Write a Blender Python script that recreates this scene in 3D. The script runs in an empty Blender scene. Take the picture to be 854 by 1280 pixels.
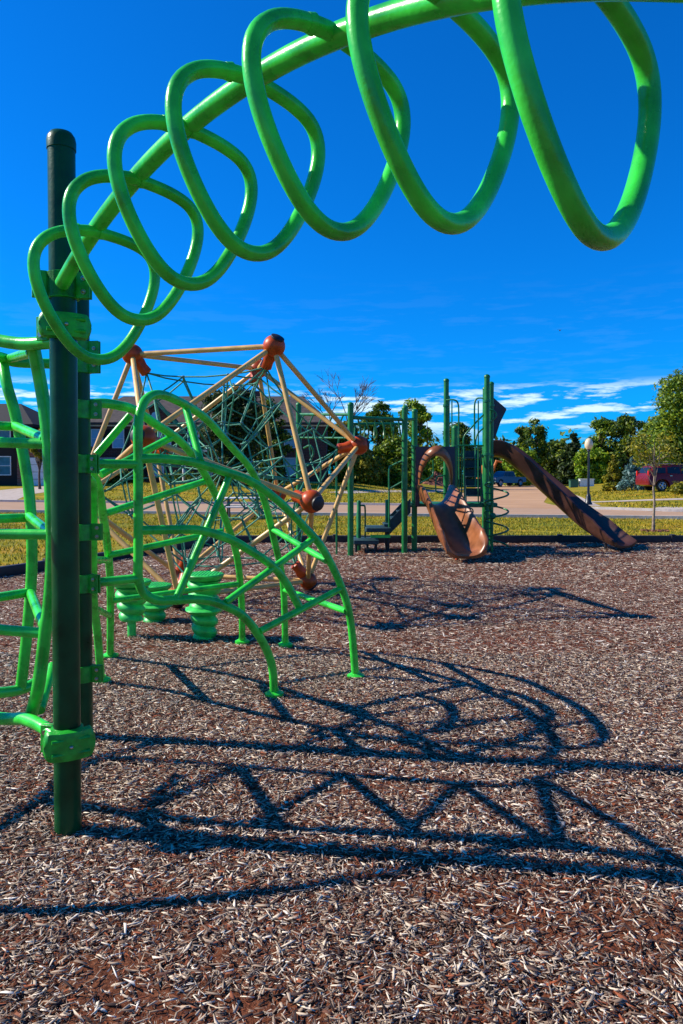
import bpy, math, random
import numpy as np
from mathutils import Vector, Matrix
random.seed(7); RNG = np.random.default_rng(11)
C = bpy.data.collections.new('playground'); bpy.context.scene.collection.children.link(C)
R = math.radians; PI = math.pi
# ------------------------------------------------------------------ camera geometry (eye 1.6 m above the wood chips)
F = 924.0; TH = R(1.5); HOR = 592.0; CYP = HOR + F*math.tan(TH); EYE = 1.6
def at(px, py, Y):
    """the world point at distance Y in front of the eye along the sight line of a measured image point"""
    a = (px-427)/F; b = (CYP-py)/F
    d = Vector((a, math.cos(TH)+b*math.sin(TH), -math.sin(TH)+b*math.cos(TH)))
    return Vector((0, 0, EYE)) + d*(Y/d.y)
def sstep(a, b, x):
    t = np.clip((x-a)/(b-a), 0, 1); return t*t*(3-2*t)
def hgt(x, y):
    x = np.asarray(x, float); y = np.asarray(y, float)
    # road corridor going back to the right stays level
    xl = 4.9+(y-40)*0.24; xr = 10.6+(y-40)*0.30
    left = 1-sstep(-9, 0, x-xl+1.5); right = sstep(0, 8, x-xr-1.0)
    far = sstep(90, 140, y)
    g = 0.85*sstep(38, 62, y-0.12*np.abs(x)*0)*left + 0.47*sstep(37, 50, y)*right
    return g*(1-far)+0.5*far - 0.03
def gz(x, y): return float(hgt(x, y))
# ------------------------------------------------------------------ materials
def new_mat(name):
    m = bpy.data.materials.new(name); m.use_nodes = True
    return m, m.node_tree.nodes, m.node_tree.links, m.node_tree.nodes['Principled BSDF']
def N(nt, t, **k):
    n = nt.new(t)
    for a, v in k.items():
        if a in n.inputs: n.inputs[a].default_value = v
        else: setattr(n, a, v)
    return n
def ramp(nt, stops, interp='LINEAR'):
    r = nt.new('ShaderNodeValToRGB'); r.color_ramp.interpolation = interp
    e = r.color_ramp.elements
    while len(e) < len(stops): e.new(0.5)
    for el, (p, c) in zip(e, stops): el.position = p; el.color = (*c, 1)
    return r
def paint(name, col, rough=0.35, var=0.12, scale=18, bump=0.05, metal=0.0, coat=0.0, wear=None, spec=0.5):
    m, nt, ln, b = new_mat(name)
    tc = nt.new('ShaderNodeTexCoord')
    n = N(nt, 'ShaderNodeTexNoise', Scale=scale, Detail=5.0)
    ln.new(tc.outputs['Object'], n.inputs['Vector'])
    lo = tuple(c*(1-var*1.6) for c in col); hi = tuple(min(1, c*(1+var)+0.01*var) for c in col)
    st = [(0.3, lo), (0.7, hi)]
    r = ramp(nt, st); ln.new(n.outputs['Fac'], r.inputs['Fac'])
    out = r.outputs['Color']
    if wear:
        n2 = N(nt, 'ShaderNodeTexNoise', Scale=scale*3.1, Detail=7.0, Roughness=0.75)
        ln.new(tc.outputs['Object'], n2.inputs['Vector'])
        r2 = ramp(nt, [(0.66, (0, 0, 0)), (0.72, (1, 1, 1))]); ln.new(n2.outputs['Fac'], r2.inputs['Fac'])
        mx = nt.new('ShaderNodeMixRGB'); mx.inputs['Color2'].default_value = (*wear, 1)
        ln.new(r2.outputs['Color'], mx.inputs['Fac']); ln.new(out, mx.inputs['Color1']); out = mx.outputs['Color']
    ln.new(out, b.inputs['Base Color'])
    rr = N(nt, 'ShaderNodeMapRange'); rr.inputs['To Min'].default_value = rough*0.75; rr.inputs['To Max'].default_value = min(1, rough*1.35)
    ln.new(n.outputs['Fac'], rr.inputs['Value']); ln.new(rr.outputs['Result'], b.inputs['Roughness'])
    b.inputs['Metallic'].default_value = metal; b.inputs['Coat Weight'].default_value = coat
    b.inputs['Specular IOR Level'].default_value = spec
    if bump:
        n3 = N(nt, 'ShaderNodeTexNoise', Scale=scale*9, Detail=3.0); ln.new(tc.outputs['Object'], n3.inputs['Vector'])
        bp = N(nt, 'ShaderNodeBump', Strength=bump, Distance=0.01); ln.new(n3.outputs['Fac'], bp.inputs['Height'])
        ln.new(bp.outputs['Normal'], b.inputs['Normal'])
    return m
def island(name, stops, rough=0.8, spec=0.2, trans=0.0, interp='LINEAR'):
    """a colour of its own for every loose piece (chip, leaf, blade) of a mesh"""
    m, nt, ln, b = new_mat(name)
    g = nt.new('ShaderNodeNewGeometry')
    r = ramp(nt, stops, interp); ln.new(g.outputs['Random Per Island'], r.inputs['Fac'])
    ln.new(r.outputs['Color'], b.inputs['Base Color'])
    b.inputs['Roughness'].default_value = rough; b.inputs['Specular IOR Level'].default_value = spec
    if trans:
        t = nt.new('ShaderNodeBsdfTranslucent'); ln.new(r.outputs['Color'], t.inputs['Color'])
        mx = N(nt, 'ShaderNodeMixShader'); mx.inputs['Fac'].default_value = trans
        o = nt['Material Output'] if 'Material Output' in nt else None
        ln.new(b.outputs['BSDF'], mx.inputs[1]); ln.new(t.outputs['BSDF'], mx.inputs[2]); ln.new(mx.outputs['Shader'], o.inputs['Surface'])
    return m
def ground_mat(name, stops, scale, rough=0.9, bump=0.3, stretch=(1, 1, 1), detail=8.0, stops2=None, scale2=0.6):
    m, nt, ln, b = new_mat(name)
    g = nt.new('ShaderNodeNewGeometry'); mp = nt.new('ShaderNodeMapping'); mp.inputs['Scale'].default_value = stretch
    ln.new(g.outputs['Position'], mp.inputs['Vector'])
    n = N(nt, 'ShaderNodeTexNoise', Scale=scale, Detail=detail, Roughness=0.7); ln.new(mp.outputs['Vector'], n.inputs['Vector'])
    r = ramp(nt, stops); ln.new(n.outputs['Fac'], r.inputs['Fac']); out = r.outputs['Color']
    if stops2:
        n2 = N(nt, 'ShaderNodeTexNoise', Scale=scale2, Detail=5.0, Roughness=0.6); ln.new(mp.outputs['Vector'], n2.inputs['Vector'])
        r2 = ramp(nt, stops2); ln.new(n2.outputs['Fac'], r2.inputs['Fac'])
        mx = nt.new('ShaderNodeMixRGB'); mx.blend_type = 'MULTIPLY'; mx.inputs['Fac'].default_value = 1
        ln.new(out, mx.inputs['Color1']); ln.new(r2.outputs['Color'], mx.inputs['Color2']); out = mx.outputs['Color']
    ln.new(out, b.inputs['Base Color']); b.inputs['Roughness'].default_value = rough; b.inputs['Specular IOR Level'].default_value = 0.15
    bp = N(nt, 'ShaderNodeBump', Strength=bump, Distance=0.05); ln.new(n.outputs['Fac'], bp.inputs['Height']); ln.new(bp.outputs['Normal'], b.inputs['Normal'])
    return m
M = {}
M['pipe'] = paint('bright_green_enamel', (0.038, 0.64, 0.048), 0.27, 0.28, 9, 0.08, wear=(0.012, 0.25, 0.02), spec=0.5)
M['post'] = paint('dark_green_enamel', (0.0015, 0.060, 0.014), 0.30, 0.3, 7, 0.08, wear=(0.003, 0.05, 0.02), spec=0.25)
M['postb'] = paint('tower_green_enamel', (0.004, 0.17, 0.028), 0.4, 0.25, 7, 0.05)
M['rail'] = paint('rail_green_enamel', (0.008, 0.16, 0.045), 0.35, 0.2, 9, 0.03)
M['clamp'] = paint('clamp_green_casting', (0.010, 0.36, 0.02), 0.38, 0.25, 25, 0.15, wear=(0.01, 0.15, 0.04))
M['steel'] = paint('bolt_steel', (0.45, 0.42, 0.36), 0.3, 0.2, 60, 0.05, metal=1.0)
M['tan'] = paint('tan_tube', (0.72, 0.42, 0.12), 0.35, 0.15, 6, 0.03, wear=(0.5, 0.36, 0.22))
M['ball'] = paint('orange_red_casting', (0.50, 0.062, 0.004), 0.36, 0.25, 9, 0.05, spec=0.3)
M['cap'] = paint('black_rubber', (0.012, 0.010, 0.012), 0.5, 0.3, 20, 0.1)
M['rope'] = paint('green_rope', (0.02, 0.26, 0.15), 0.6, 0.35, 40, 0.3)
M['knot'] = paint('rope_connector', (0.12, 0.26, 0.22), 0.35, 0.3, 40, 0.05, metal=0.3)
M['pod'] = paint('pod_green_plastic', (0.035, 0.56, 0.085), 0.42, 0.2, 12, 0.08)
M['bronze'] = paint('bronze_plastic', (0.27, 0.088, 0.028), 0.32, 0.25, 5, 0.03, spec=0.35)
M['brown'] = paint('brown_plastic', (0.070, 0.027, 0.017), 0.3, 0.3, 4, 0.03)
M['navy'] = paint('dark_plastic', (0.030, 0.026, 0.040), 0.4, 0.3, 6, 0.03)
M['step'] = paint('deck_coating', (0.012, 0.05, 0.055), 0.6, 0.3, 20, 0.3)
M['deck'] = paint('deck_green', (0.008, 0.16, 0.055), 0.5, 0.2, 20, 0.2)
M['timber'] = paint('black_border_timber', (0.013, 0.012, 0.014), 0.55, 0.4, 9, 0.3)
M['concrete'] = ground_mat('pale_concrete', [(0.3, (0.36, 0.29, 0.24)), (0.7, (0.55, 0.46, 0.39))], 3.0)
M['kerb'] = ground_mat('kerb_concrete', [(0.3, (0.40, 0.35, 0.31)), (0.7, (0.62, 0.56, 0.50))], 5.0)
M['road'] = ground_mat('road_asphalt', [(0.25, (0.30, 0.185, 0.115)), (0.75, (0.50, 0.32, 0.20))], 1.2, stretch=(0.3, 1.3, 1), bump=0.15)
M['sideroad'] = ground_mat('dusty_side_road', [(0.25, (0.33, 0.18, 0.095)), (0.6, (0.52, 0.31, 0.17)), (0.8, (0.62, 0.40, 0.23))], 0.6, stretch=(0.25, 0.7, 1), bump=0.15)
M['reddrive'] = ground_mat('red_pavers', [(0.3, (0.42, 0.09, 0.06)), (0.7, (0.55, 0.17, 0.11))], 3.0)
M['mulch'] = ground_mat('mulch_soil', [(0.30, (0.03, 0.012, 0.008)), (0.44, (0.16, 0.054, 0.026)), (0.58, (0.32, 0.125, 0.06)), (0.76, (0.46, 0.28, 0.18))], 38.0, bump=1.0, stops2=[(0.35, (1, 0.78, 0.72)), (0.65, (1.0, 1.0, 1.0))], scale2=1.1)
M['lawn'] = ground_mat('lawn_soil_and_grass', [(0.30, (0.09, 0.085, 0.005)), (0.50, (0.32, 0.245, 0.010)), (0.72, (0.52, 0.37, 0.02))], 2.5, stretch=(0.5, 1.4, 1), bump=0.6, stops2=[(0.36, (0.42, 0.62, 0.5)), (0.5, (0.85, 0.9, 0.8)), (0.62, (1.1, 0.85, 0.8))], scale2=0.45)
chipstops = [(0.0, (0.016, 0.011, 0.011)), (0.18, (0.06, 0.032, 0.027)), (0.26, (0.30, 0.075, 0.026)), (0.33, (0.12, 0.065, 0.044)),
             (0.50, (0.22, 0.15, 0.105)), (0.66, (0.37, 0.27, 0.19)), (0.82, (0.55, 0.43, 0.31)), (0.94, (0.74, 0.61, 0.46)), (1.0, (0.80, 0.70, 0.58))]
M['chips'] = island('wood_chip', chipstops, 0.85, 0.25)
M['blade'] = island('grass_blade', [(0, (0.03, 0.06, 0.005)), (0.26, (0.06, 0.10, 0.005)), (0.44, (0.22, 0.22, 0.008)), (0.68, (0.46, 0.36, 0.012)), (0.92, (0.66, 0.48, 0.03)), (1, (0.52, 0.32, 0.08))], 0.6, 0.3, 0.3)
def foliage(name, a, b_, c): return island(name, [(0, a), (0.5, b_), (1, c)], 0.55, 0.35, 0.28)
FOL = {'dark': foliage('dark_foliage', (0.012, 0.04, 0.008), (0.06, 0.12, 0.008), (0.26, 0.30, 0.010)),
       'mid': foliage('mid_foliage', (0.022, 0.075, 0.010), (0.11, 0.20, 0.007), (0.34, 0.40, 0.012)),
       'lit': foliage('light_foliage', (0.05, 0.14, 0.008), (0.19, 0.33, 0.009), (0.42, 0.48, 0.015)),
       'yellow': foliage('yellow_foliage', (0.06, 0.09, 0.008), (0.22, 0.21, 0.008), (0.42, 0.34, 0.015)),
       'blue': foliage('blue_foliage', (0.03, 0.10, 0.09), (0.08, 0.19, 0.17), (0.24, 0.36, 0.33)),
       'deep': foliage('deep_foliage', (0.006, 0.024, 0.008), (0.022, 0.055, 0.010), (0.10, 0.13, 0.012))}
M['bark'] = paint('bark', (0.10, 0.065, 0.045), 0.9, 0.5, 9, 0.8)
M['palebark'] = paint('pale_bark', (0.30, 0.22, 0.16), 0.9, 0.4, 9, 0.5)
M['roof'] = paint('roof_shingles', (0.060, 0.043, 0.038), 0.9, 0.35, 3, 0.6)
M['roofdark'] = paint('dark_roof_shingles', (0.007, 0.005, 0.005), 0.95, 0.35, 3, 0.6)
M['brick'] = None
def brick_mat(name, c1, c2, mort):
    m, nt, ln, b = new_mat(name)
    tc = nt.new('ShaderNodeTexCoord'); mp = nt.new('ShaderNodeMapping'); mp.inputs['Rotation'].default_value = (R(90), 0, 0)
    ln.new(tc.outputs['Object'], mp.inputs['Vector'])
    t = nt.new('ShaderNodeTexBrick'); t.inputs['Color1'].default_value = (*c1, 1); t.inputs['Color2'].default_value = (*c2, 1)
    t.inputs['Mortar'].default_value = (*mort, 1); t.inputs['Scale'].default_value = 1.0
    t.inputs['Brick Width'].default_value = 0.42; t.inputs['Row Height'].default_value = 0.14; t.inputs['Mortar Size'].default_value = 0.014
    ln.new(mp.outputs['Vector'], t.inputs['Vector']); ln.new(t.outputs['Color'], b.inputs['Base Color']); b.inputs['Roughness'].default_value = 0.9
    return m
M['brick'] = brick_mat('dark_brick', (0.11, 0.032, 0.020), (0.055, 0.019, 0.015), (0.12, 0.085, 0.075))
M['brick2'] = brick_mat('red_brick', (0.28, 0.09, 0.055), (0.15, 0.05, 0.036), (0.22, 0.16, 0.13))
M['siding'] = paint('dark_siding', (0.012, 0.008, 0.007), 0.8, 0.3, 3, 0.2)
M['white'] = paint('white_trim', (0.72, 0.72, 0.72), 0.5, 0.08, 6, 0.03)
M['glass'] = paint('window_glass', (0.05, 0.14, 0.22), 0.08, 0.3, 2, 0)
M['blind'] = paint('pale_blue_blind', (0.22, 0.48, 0.62), 0.5, 0.1, 2, 0)
M['maroon'] = paint('maroon_car_paint', (0.15, 0.003, 0.004), 0.35, 0.1, 3, 0, coat=0.25, spec=0.3)
M['carblue'] = paint('blue_car_paint', (0.045, 0.085, 0.13), 0.35, 0.1, 3, 0, coat=0.3, spec=0.3)
M['carglass'] = paint('car_glass', (0.012, 0.018, 0.025), 0.05, 0.1, 3, 0)
M['tyre'] = paint('tyre_rubber', (0.012, 0.012, 0.013), 0.8, 0.3, 20, 0.2)
M['rim'] = paint('alloy_rim', (0.65, 0.65, 0.66), 0.3, 0.1, 9, 0, metal=0.8)
M['chrome'] = paint('chrome', (0.7, 0.7, 0.7), 0.15, 0.1, 9, 0, metal=1.0)
M['redlamp'] = paint('red_lamp_lens', (0.65, 0.02, 0.015), 0.15, 0.1, 9, 0)
M['clearlamp'] = paint('clear_lamp_lens', (0.75, 0.75, 0.7), 0.1, 0.1, 9, 0)
M['orange'] = paint('machine_orange', (0.65, 0.17, 0.02), 0.4, 0.2, 5, 0.05)
M['black'] = paint('lamp_post_black', (0.012, 0.012, 0.012), 0.35, 0.3, 9, 0.05)
M['globe'] = paint('opal_globe', (0.74, 0.58, 0.36), 0.2, 0.05, 3, 0)
M['rubble'] = paint('red_brown_earth', (0.22, 0.075, 0.042), 0.95, 0.4, 2, 0.9)
M['utility'] = paint('utility_green', (0.03, 0.12, 0.07), 0.5, 0.2, 5, 0.05)
# ------------------------------------------------------------------ mesh builder
class MB:
    def __init__(s): s.v = []; s.f = []
    def add(s, vs, fs):
        o = len(s.v); s.v += [tuple(v) for v in vs]; s.f += [tuple(i+o for i in f) for f in fs]; return s
    def box(s, c, d, rot=None):
        hx, hy, hz = d[0]/2, d[1]/2, d[2]/2
        vs = [Vector((x*hx, y*hy, z*hz)) for z in (-1, 1) for y in (-1, 1) for x in (-1, 1)]
        if rot is not None: vs = [rot @ v for v in vs]
        c = Vector(c)
        return s.add([v+c for v in vs], [(0, 2, 3, 1), (4, 5, 7, 6), (0, 1, 5, 4), (2, 6, 7, 3), (0, 4, 6, 2), (1, 3, 7, 5)])
    def bevbox(s, c, d, b, rot=None, seg=3):
        """box with rounded vertical corners and chamfered rims (axis z)"""
        hx, hy, hz = d[0]/2, d[1]/2, d[2]/2; prof = []
        for (sx, sy, a0) in ((1, 1, 0), (-1, 1, 90), (-1, -1, 180), (1, -1, 270)):
            for k in range(seg+1):
                a = R(a0+90*k/seg); prof.append((sx*(hx-b)+b*math.cos(a), sy*(hy-b)+b*math.sin(a)))
        n = len(prof); cb = min(b, hz)*0.35; vs = []
        for z, k in ((-hz, 1), (-hz+cb, 0), (hz-cb, 0), (hz, 1)):
            for x, y in prof: vs.append(Vector((x*(1-k*cb/hx), y*(1-k*cb/hy), z)))
        fs = [tuple(range(n))[::-1], tuple(range(3*n, 4*n))]
        for r in range(3): fs += [(r*n+i, r*n+(i+1) % n, (r+1)*n+(i+1) % n, (r+1)*n+i) for i in range(n)]
        if rot is not None: vs = [rot @ v for v in vs]
        c = Vector(c); return s.add([v+c for v in vs], fs)
    def tube(s, pts, r, n=12, closed=False, cap=True):
        P = [Vector(p) for p in pts]; m = len(P); rs = r if isinstance(r, (list, tuple)) else [r]*m
        T = []
        for i in range(m):
            a = P[(i-1) % m] if (closed or i > 0) else P[0]; b = P[(i+1) % m] if (closed or i < m-1) else P[-1]
            t = (b-a); T.append(t.normalized() if t.length > 1e-9 else Vector((0, 0, 1)))
        ref = Vector((0, 0, 1)) if abs(T[0].z) < 0.9 else Vector((1, 0, 0))
        u = T[0].cross(ref).normalized(); vs = []; U = []
        for i in range(m):
            u = (u-T[i]*u.dot(T[i])).normalized(); U.append(u)
        if closed:   # spread the twist
            ue = (U[-1]-T[0]*U[-1].dot(T[0])).normalized(); ang = math.atan2(T[0].dot(ue.cross(U[0])), ue.dot(U[0]))
            U = [Matrix.Rotation(ang*i/m, 3, T[i]) @ U[i] for i in range(m)]
        for i in range(m):
            w = T[i].cross(U[i])
            for k in range(n):
                a = 2*PI*k/n; vs.append(P[i]+(U[i]*math.cos(a)+w*math.sin(a))*rs[i])
        fs = []
        for i in range(m if closed else m-1):
            j = (i+1) % m
            fs += [(i*n+k, i*n+(k+1) % n, j*n+(k+1) % n, j*n+k) for k in range(n)]
        if cap and not closed: fs += [tuple(range(n))[::-1], tuple((m-1)*n+k for k in range(n))]
        return s.add(vs, fs)
    def lathe(s, prof, c=(0, 0, 0), n=24, rot=None, wob=None):
        c = Vector(c); vs = []
        for r, z in prof:
            for k in range(n):
                a = 2*PI*k/n; rr = r*(wob(a, z) if wob else 1)
                v = Vector((rr*math.cos(a), rr*math.sin(a), z)); vs.append((rot @ v if rot is not None else v)+c)
        fs = [(i*n+k, i*n+(k+1) % n, (i+1)*n+(k+1) % n, (i+1)*n+k) for i in range(len(prof)-1) for k in range(n)]
        fs += [tuple(range(n))[::-1], tuple((len(prof)-1)*n+k for k in range(n))]
        return s.add(vs, fs)
    def ball(s, c, r, n=16, m=10, rot=None):
        rr = r if isinstance(r, (list, tuple)) else (r, r, r); vs = []; c = Vector(c)
        for i in range(1, m):
            a = PI*i/m
            for k in range(n):
                b = 2*PI*k/n; v = Vector((rr[0]*math.sin(a)*math.cos(b), rr[1]*math.sin(a)*math.sin(b), -rr[2]*math.cos(a)))
                vs.append((rot @ v if rot is not None else v)+c)
        z = Vector((0, 0, rr[2])); z = rot @ z if rot is not None else z
        vs += [c-z, c+z]; q = len(vs)-2
        fs = [((i)*n+k, (i)*n+(k+1) % n, (i+1)*n+(k+1) % n, (i+1)*n+k) for i in range(m-2) for k in range(n)]
        fs += [(q, (k+1) % n, k) for k in range(n)] + [(q+1, (m-2)*n+k, (m-2)*n+(k+1) % n) for k in range(n)]
        return s.add(vs, fs)
    def prism(s, poly, origin, ux, uy, thick):
        """closed outline poly (2D) in plane origin+ux*a+uy*b, given thickness along the normal"""
        ux = Vector(ux); uy = Vector(uy); o = Vector(origin); nn = ux.cross(uy).normalized()*thick/2
        n = len(poly); a = [o+ux*p[0]+uy*p[1]-nn for p in poly]; b = [v+2*nn for v in a]
        return s.add(a+b, [tuple(range(n))[::-1], tuple(range(n, 2*n))]+[(i, (i+1) % n, n+(i+1) % n, n+i) for i in range(n)])
    def sweep(s, frames):
        """frames: list of equal-length point rows, joined to a closed-section skin"""
        n = len(frames[0]); vs = [p for fr in frames for p in fr]
        fs = [(i*n+k, i*n+(k+1) % n, (i+1)*n+(k+1) % n, (i+1)*n+k) for i in range(len(frames)-1) for k in range(n)]
        fs += [tuple(range(n))[::-1], tuple((len(frames)-1)*n+k for k in range(n))]
        return s.add(vs, fs)
    def build(s, name, mat, parent=None, smooth=True, ang=40):
        me = bpy.data.meshes.new(name); me.from_pydata([tuple(v) for v in s.v], [], s.f); me.validate(); me.update()
        me.materials.append(mat)
        if smooth:
            me.polygons.foreach_set('use_smooth', [True]*len(me.polygons))
            me.set_sharp_from_angle(angle=R(ang))
        o = bpy.data.objects.new(name, me); C.objects.link(o)
        if parent is not None:
            o.parent = parent; o.matrix_parent_inverse = Matrix.Translation(parent.location).inverted() if parent.type == 'EMPTY' else Matrix()
            if parent.parent is not None: o.matrix_parent_inverse = Matrix()
        return o
def big(name, verts, faces_flat, nper, mat, kind=None):
    me = bpy.data.meshes.new(name); nf = len(faces_flat)//nper
    me.vertices.add(len(verts)); me.vertices.foreach_set('co', verts.astype(np.float32).ravel())
    me.loops.add(len(faces_flat)); me.loops.foreach_set('vertex_index', faces_flat.astype(np.int32))
    me.polygons.add(nf); me.polygons.foreach_set('loop_start', np.arange(0, nf*nper, nper, dtype=np.int32))
    me.update(calc_edges=True); me.validate(); me.materials.append(mat)
    o = bpy.data.objects.new(name, me); C.objects.link(o)
    if kind: o['kind'] = kind
    return o
def thing(name, label, cat, loc=(0, 0, 0), group=None, rz=0.0):
    o = bpy.data.objects.new(name, None); C.objects.link(o); o.location = loc; o.rotation_euler = (0, 0, rz); o.empty_display_size = 0.2
    o['label'] = label; o['category'] = cat
    if group: o['group'] = group
    return o
def lchild(o, parent):      # child built in the parent's local space
    o.parent = parent; o.matrix_parent_inverse = Matrix(); return o
def tagg(o, label, cat, group=None):
    o['label'] = label; o['category'] = cat
    if group: o['group'] = group
    return o
def smooth_path(pts, k=6, closed=False):
    P = [Vector(p) for p in pts]; out = []; m = len(P)
    for i in range(m if closed else m-1):
        p1 = P[i]; p2 = P[(i+1) % m]
        p0 = P[(i-1) % m] if (closed or i > 0) else p1*2-p2
        p3 = P[(i+2) % m] if (closed or i < m-2) else p2*2-p1
        for j in range(k):
            t = j/k; out.append(0.5*((2*p1)+(p2-p0)*t+(2*p0-5*p1+4*p2-p3)*t*t+(3*p1-p0-3*p2+p3)*t**3))
    if not closed: out.append(P[-1])
    return out
def pts3(l): return [at(*p) for p in l]
# ------------------------------------------------------------------ sky, sun, camera
sc = bpy.context.scene
SUN_EL = R(37); SUN_D = Vector((-0.988, 0.155, 0))      # towards the sun, on the ground
w = bpy.data.worlds.new('World'); sc.world = w; w.use_nodes = True
nt = w.node_tree.nodes; ln = w.node_tree.links; bg = nt['Background']
sky = nt.new('ShaderNodeTexSky'); sky.sky_type = 'NISHITA'; sky.sun_disc = False
sky.sun_elevation = SUN_EL; sky.sun_rotation = math.atan2(SUN_D.x, SUN_D.y); sky.air_density = 1.0; sky.dust_density = 0.3; sky.ozone_density = 3.0
tint = nt.new('ShaderNodeMixRGB'); tint.blend_type = 'MULTIPLY'; tint.inputs['Fac'].default_value = 1; tint.inputs['Color2'].default_value = (0.015, 0.67, 1.55, 1)
ln.new(sky.outputs['Color'], tint.inputs['Color1'])
tc = nt.new('ShaderNodeTexCoord'); sep = nt.new('ShaderNodeSeparateXYZ'); ln.new(tc.outputs['Generated'], sep.inputs[0])
mp = nt.new('ShaderNodeMapping'); mp.inputs['Scale'].default_value = (13, 13, 88); mp.inputs['Location'].default_value = (3.1, 1.7, 0.4)
ln.new(tc.outputs['Generated'], mp.inputs['Vector'])
cn = N(nt, 'ShaderNodeTexNoise', Scale=1.0, Detail=9.0, Roughness=0.62); ln.new(mp.outputs['Vector'], cn.inputs['Vector'])
band = ramp(nt, [(0.0, (0, 0, 0)), (0.05, (0.25, 0.25, 0.25)), (0.068, (1, 1, 1)), (0.104, (1, 1, 1)), (0.120, (0.02, 0.02, 0.02)), (0.20, (0.015, 0.015, 0.015)), (0.26, (0, 0, 0))])
ln.new(sep.outputs['Z'], band.inputs['Fac'])
thr = ramp(nt, [(0.495, (0, 0, 0)), (0.60, (0.9, 0.9, 0.9))]); ln.new(cn.outputs['Fac'], thr.inputs['Fac'])
mul = nt.new('ShaderNodeMath'); mul.operation = 'MULTIPLY'; ln.new(band.outputs['Color'], mul.inputs[0]); ln.new(thr.outputs['Color'], mul.inputs[1])
cm = nt.new('ShaderNodeMixRGB'); cm.inputs['Color2'].default_value = (7.2, 9.2, 10.4, 1)
ln.new(mul.outputs[0], cm.inputs['Fac']); ln.new(tint.outputs['Color'], cm.inputs['Color1']); ln.new(cm.outputs['Color'], bg.inputs['Color'])
bg.inputs['Strength'].default_value = 0.085
sl = bpy.data.lights.new('sun', 'SUN'); sl.energy = 5.0; sl.angle = R(0.5); sl.color = (1.0, 0.93, 0.80)
so = bpy.data.objects.new('sun', sl); C.objects.link(so)
sd = Vector((SUN_D.x*math.cos(SUN_EL), SUN_D.y*math.cos(SUN_EL), math.sin(SUN_EL)))
so.rotation_euler = sd.to_track_quat('Z', 'Y').to_euler(); so.location = (-20, 5, 30)
cd = bpy.data.cameras.new('camera'); co = bpy.data.objects.new('camera', cd); C.objects.link(co); sc.camera = co
co.location = (0, 0, EYE); co.rotation_euler = (PI/2-TH, 0, 0); cd.sensor_fit = 'VERTICAL'; cd.sensor_height = 36; cd.lens = 36*F/1280
cd.shift_y = -(640-CYP)/1280; cd.clip_end = 3000; cd.clip_start = 0.05
sc.view_settings.view_transform = 'Standard'; sc.view_settings.look = 'None'; sc.view_settings.exposure = 0.5; sc.view_settings.gamma = 1
sc.cycles.use_denoising = True; sc.cycles.max_bounces = 6
# ------------------------------------------------------------------ setting: ground
def sheet(name, mat, X, Y, off=0.0, mask=None, hf=hgt):
    gx, gy = np.meshgrid(X, Y); z = hf(gx, gy)+off
    v = np.stack([gx, gy, z], -1).reshape(-1, 3); nx = len(X); ny = len(Y)
    i = (np.arange(ny-1)[:, None]*nx+np.arange(nx-1)[None, :]).ravel()
    f = np.stack([i, i+1, i+nx+1, i+nx], -1).ravel()
    o = big(name, v, f, 4, mat, 'structure'); o.data.polygons.foreach_set('use_smooth', [True]*len(o.data.polygons)); return o
Xs = np.concatenate([np.linspace(-900, -60, 12), np.linspace(-58, 60, 100), np.linspace(64, 900, 12)])
Ys = np.concatenate([np.linspace(-40, 10, 8), np.linspace(12, 110, 90), np.linspace(114, 150, 10), np.linspace(170, 2500, 14)])
sheet('lawn', M['lawn'], Xs, Ys)
def strip(name, mat, A, B, off, kind='structure', n=40, thick=0.0, hf=hgt):
    """ribbon between polylines A and B, resampled, following the terrain"""
    def rs(L):
        L = np.array(L, float); d = np.r_[0, np.cumsum(np.hypot(*np.diff(L, axis=0).T))]; t = np.linspace(0, d[-1], n)
        return np.stack([np.interp(t, d, L[:, 0]), np.interp(t, d, L[:, 1])], -1)
    a, b = rs(A), rs(B); mb = MB(); q = 8
    rows = []
    for i in range(n):
        row = []
        for k in range(q+1):
            p = a[i]+(b[i]-a[i])*k/q; row.append(Vector((p[0], p[1], float(hf(p[0], p[1]))+off)))
        rows.append(row)
    vs = [p for r in rows for p in r]; fs = [(i*(q+1)+k, i*(q+1)+k+1, (i+1)*(q+1)+k+1, (i+1)*(q+1)+k) for i in range(n-1) for k in range(q)]
    if thick:
        o = len(vs); vs += [p-Vector((0, 0, thick)) for p in vs]; fs2 = []
        m = q+1
        for i in range(n-1):
            fs2.append((i*m, (i+1)*m, o+(i+1)*m, o+i*m)); fs2.append((i*m+q, o+i*m+q, o+(i+1)*m+q, (i+1)*m+q))
        fs2.append(tuple([0]+[k for k in range(1, m)]+[o+k for k in range(m-1, -1, -1)])); 
        fs += fs2
    mb.add(vs, fs); ob = mb.build(name, mat); 
    if kind: ob['kind'] = kind
    return ob
nearE = [(-60, 37), (-30, 33.5), (-14, 31), (12, 26.5), (30, 20), (50, 11)]
farE = [(-60, 46), (-30, 43.2), (-14, 40.5), (0, 38.4), (4.5, 37.2), (10.5, 34.5), (14, 31.5), (30, 25.5), (50, 17)]
strip('road', M['road'], nearE, farE, 0.006)
strip('side_road', M['sideroad'], [(4.3, 36.6), (5.4, 41), (17, 92), (22, 110)], [(10.6, 33.8), (11.2, 41), (26.5, 92), (33, 110)], 0.010)
def off_line(L, d):
    L = np.array(L, float); t = np.gradient(L, axis=0); t /= np.hypot(t[:, 0], t[:, 1])[:, None]
    return [tuple(p) for p in L+np.stack([-t[:, 1], t[:, 0]], -1)*d]
strip('kerb', M['kerb'], nearE, off_line(nearE, -0.18), 0.12, thick=0.16)
strip('kerb', M['kerb'], farE[:5], off_line(farE[:5], 0.18), 0.12, thick=0.16)
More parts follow.
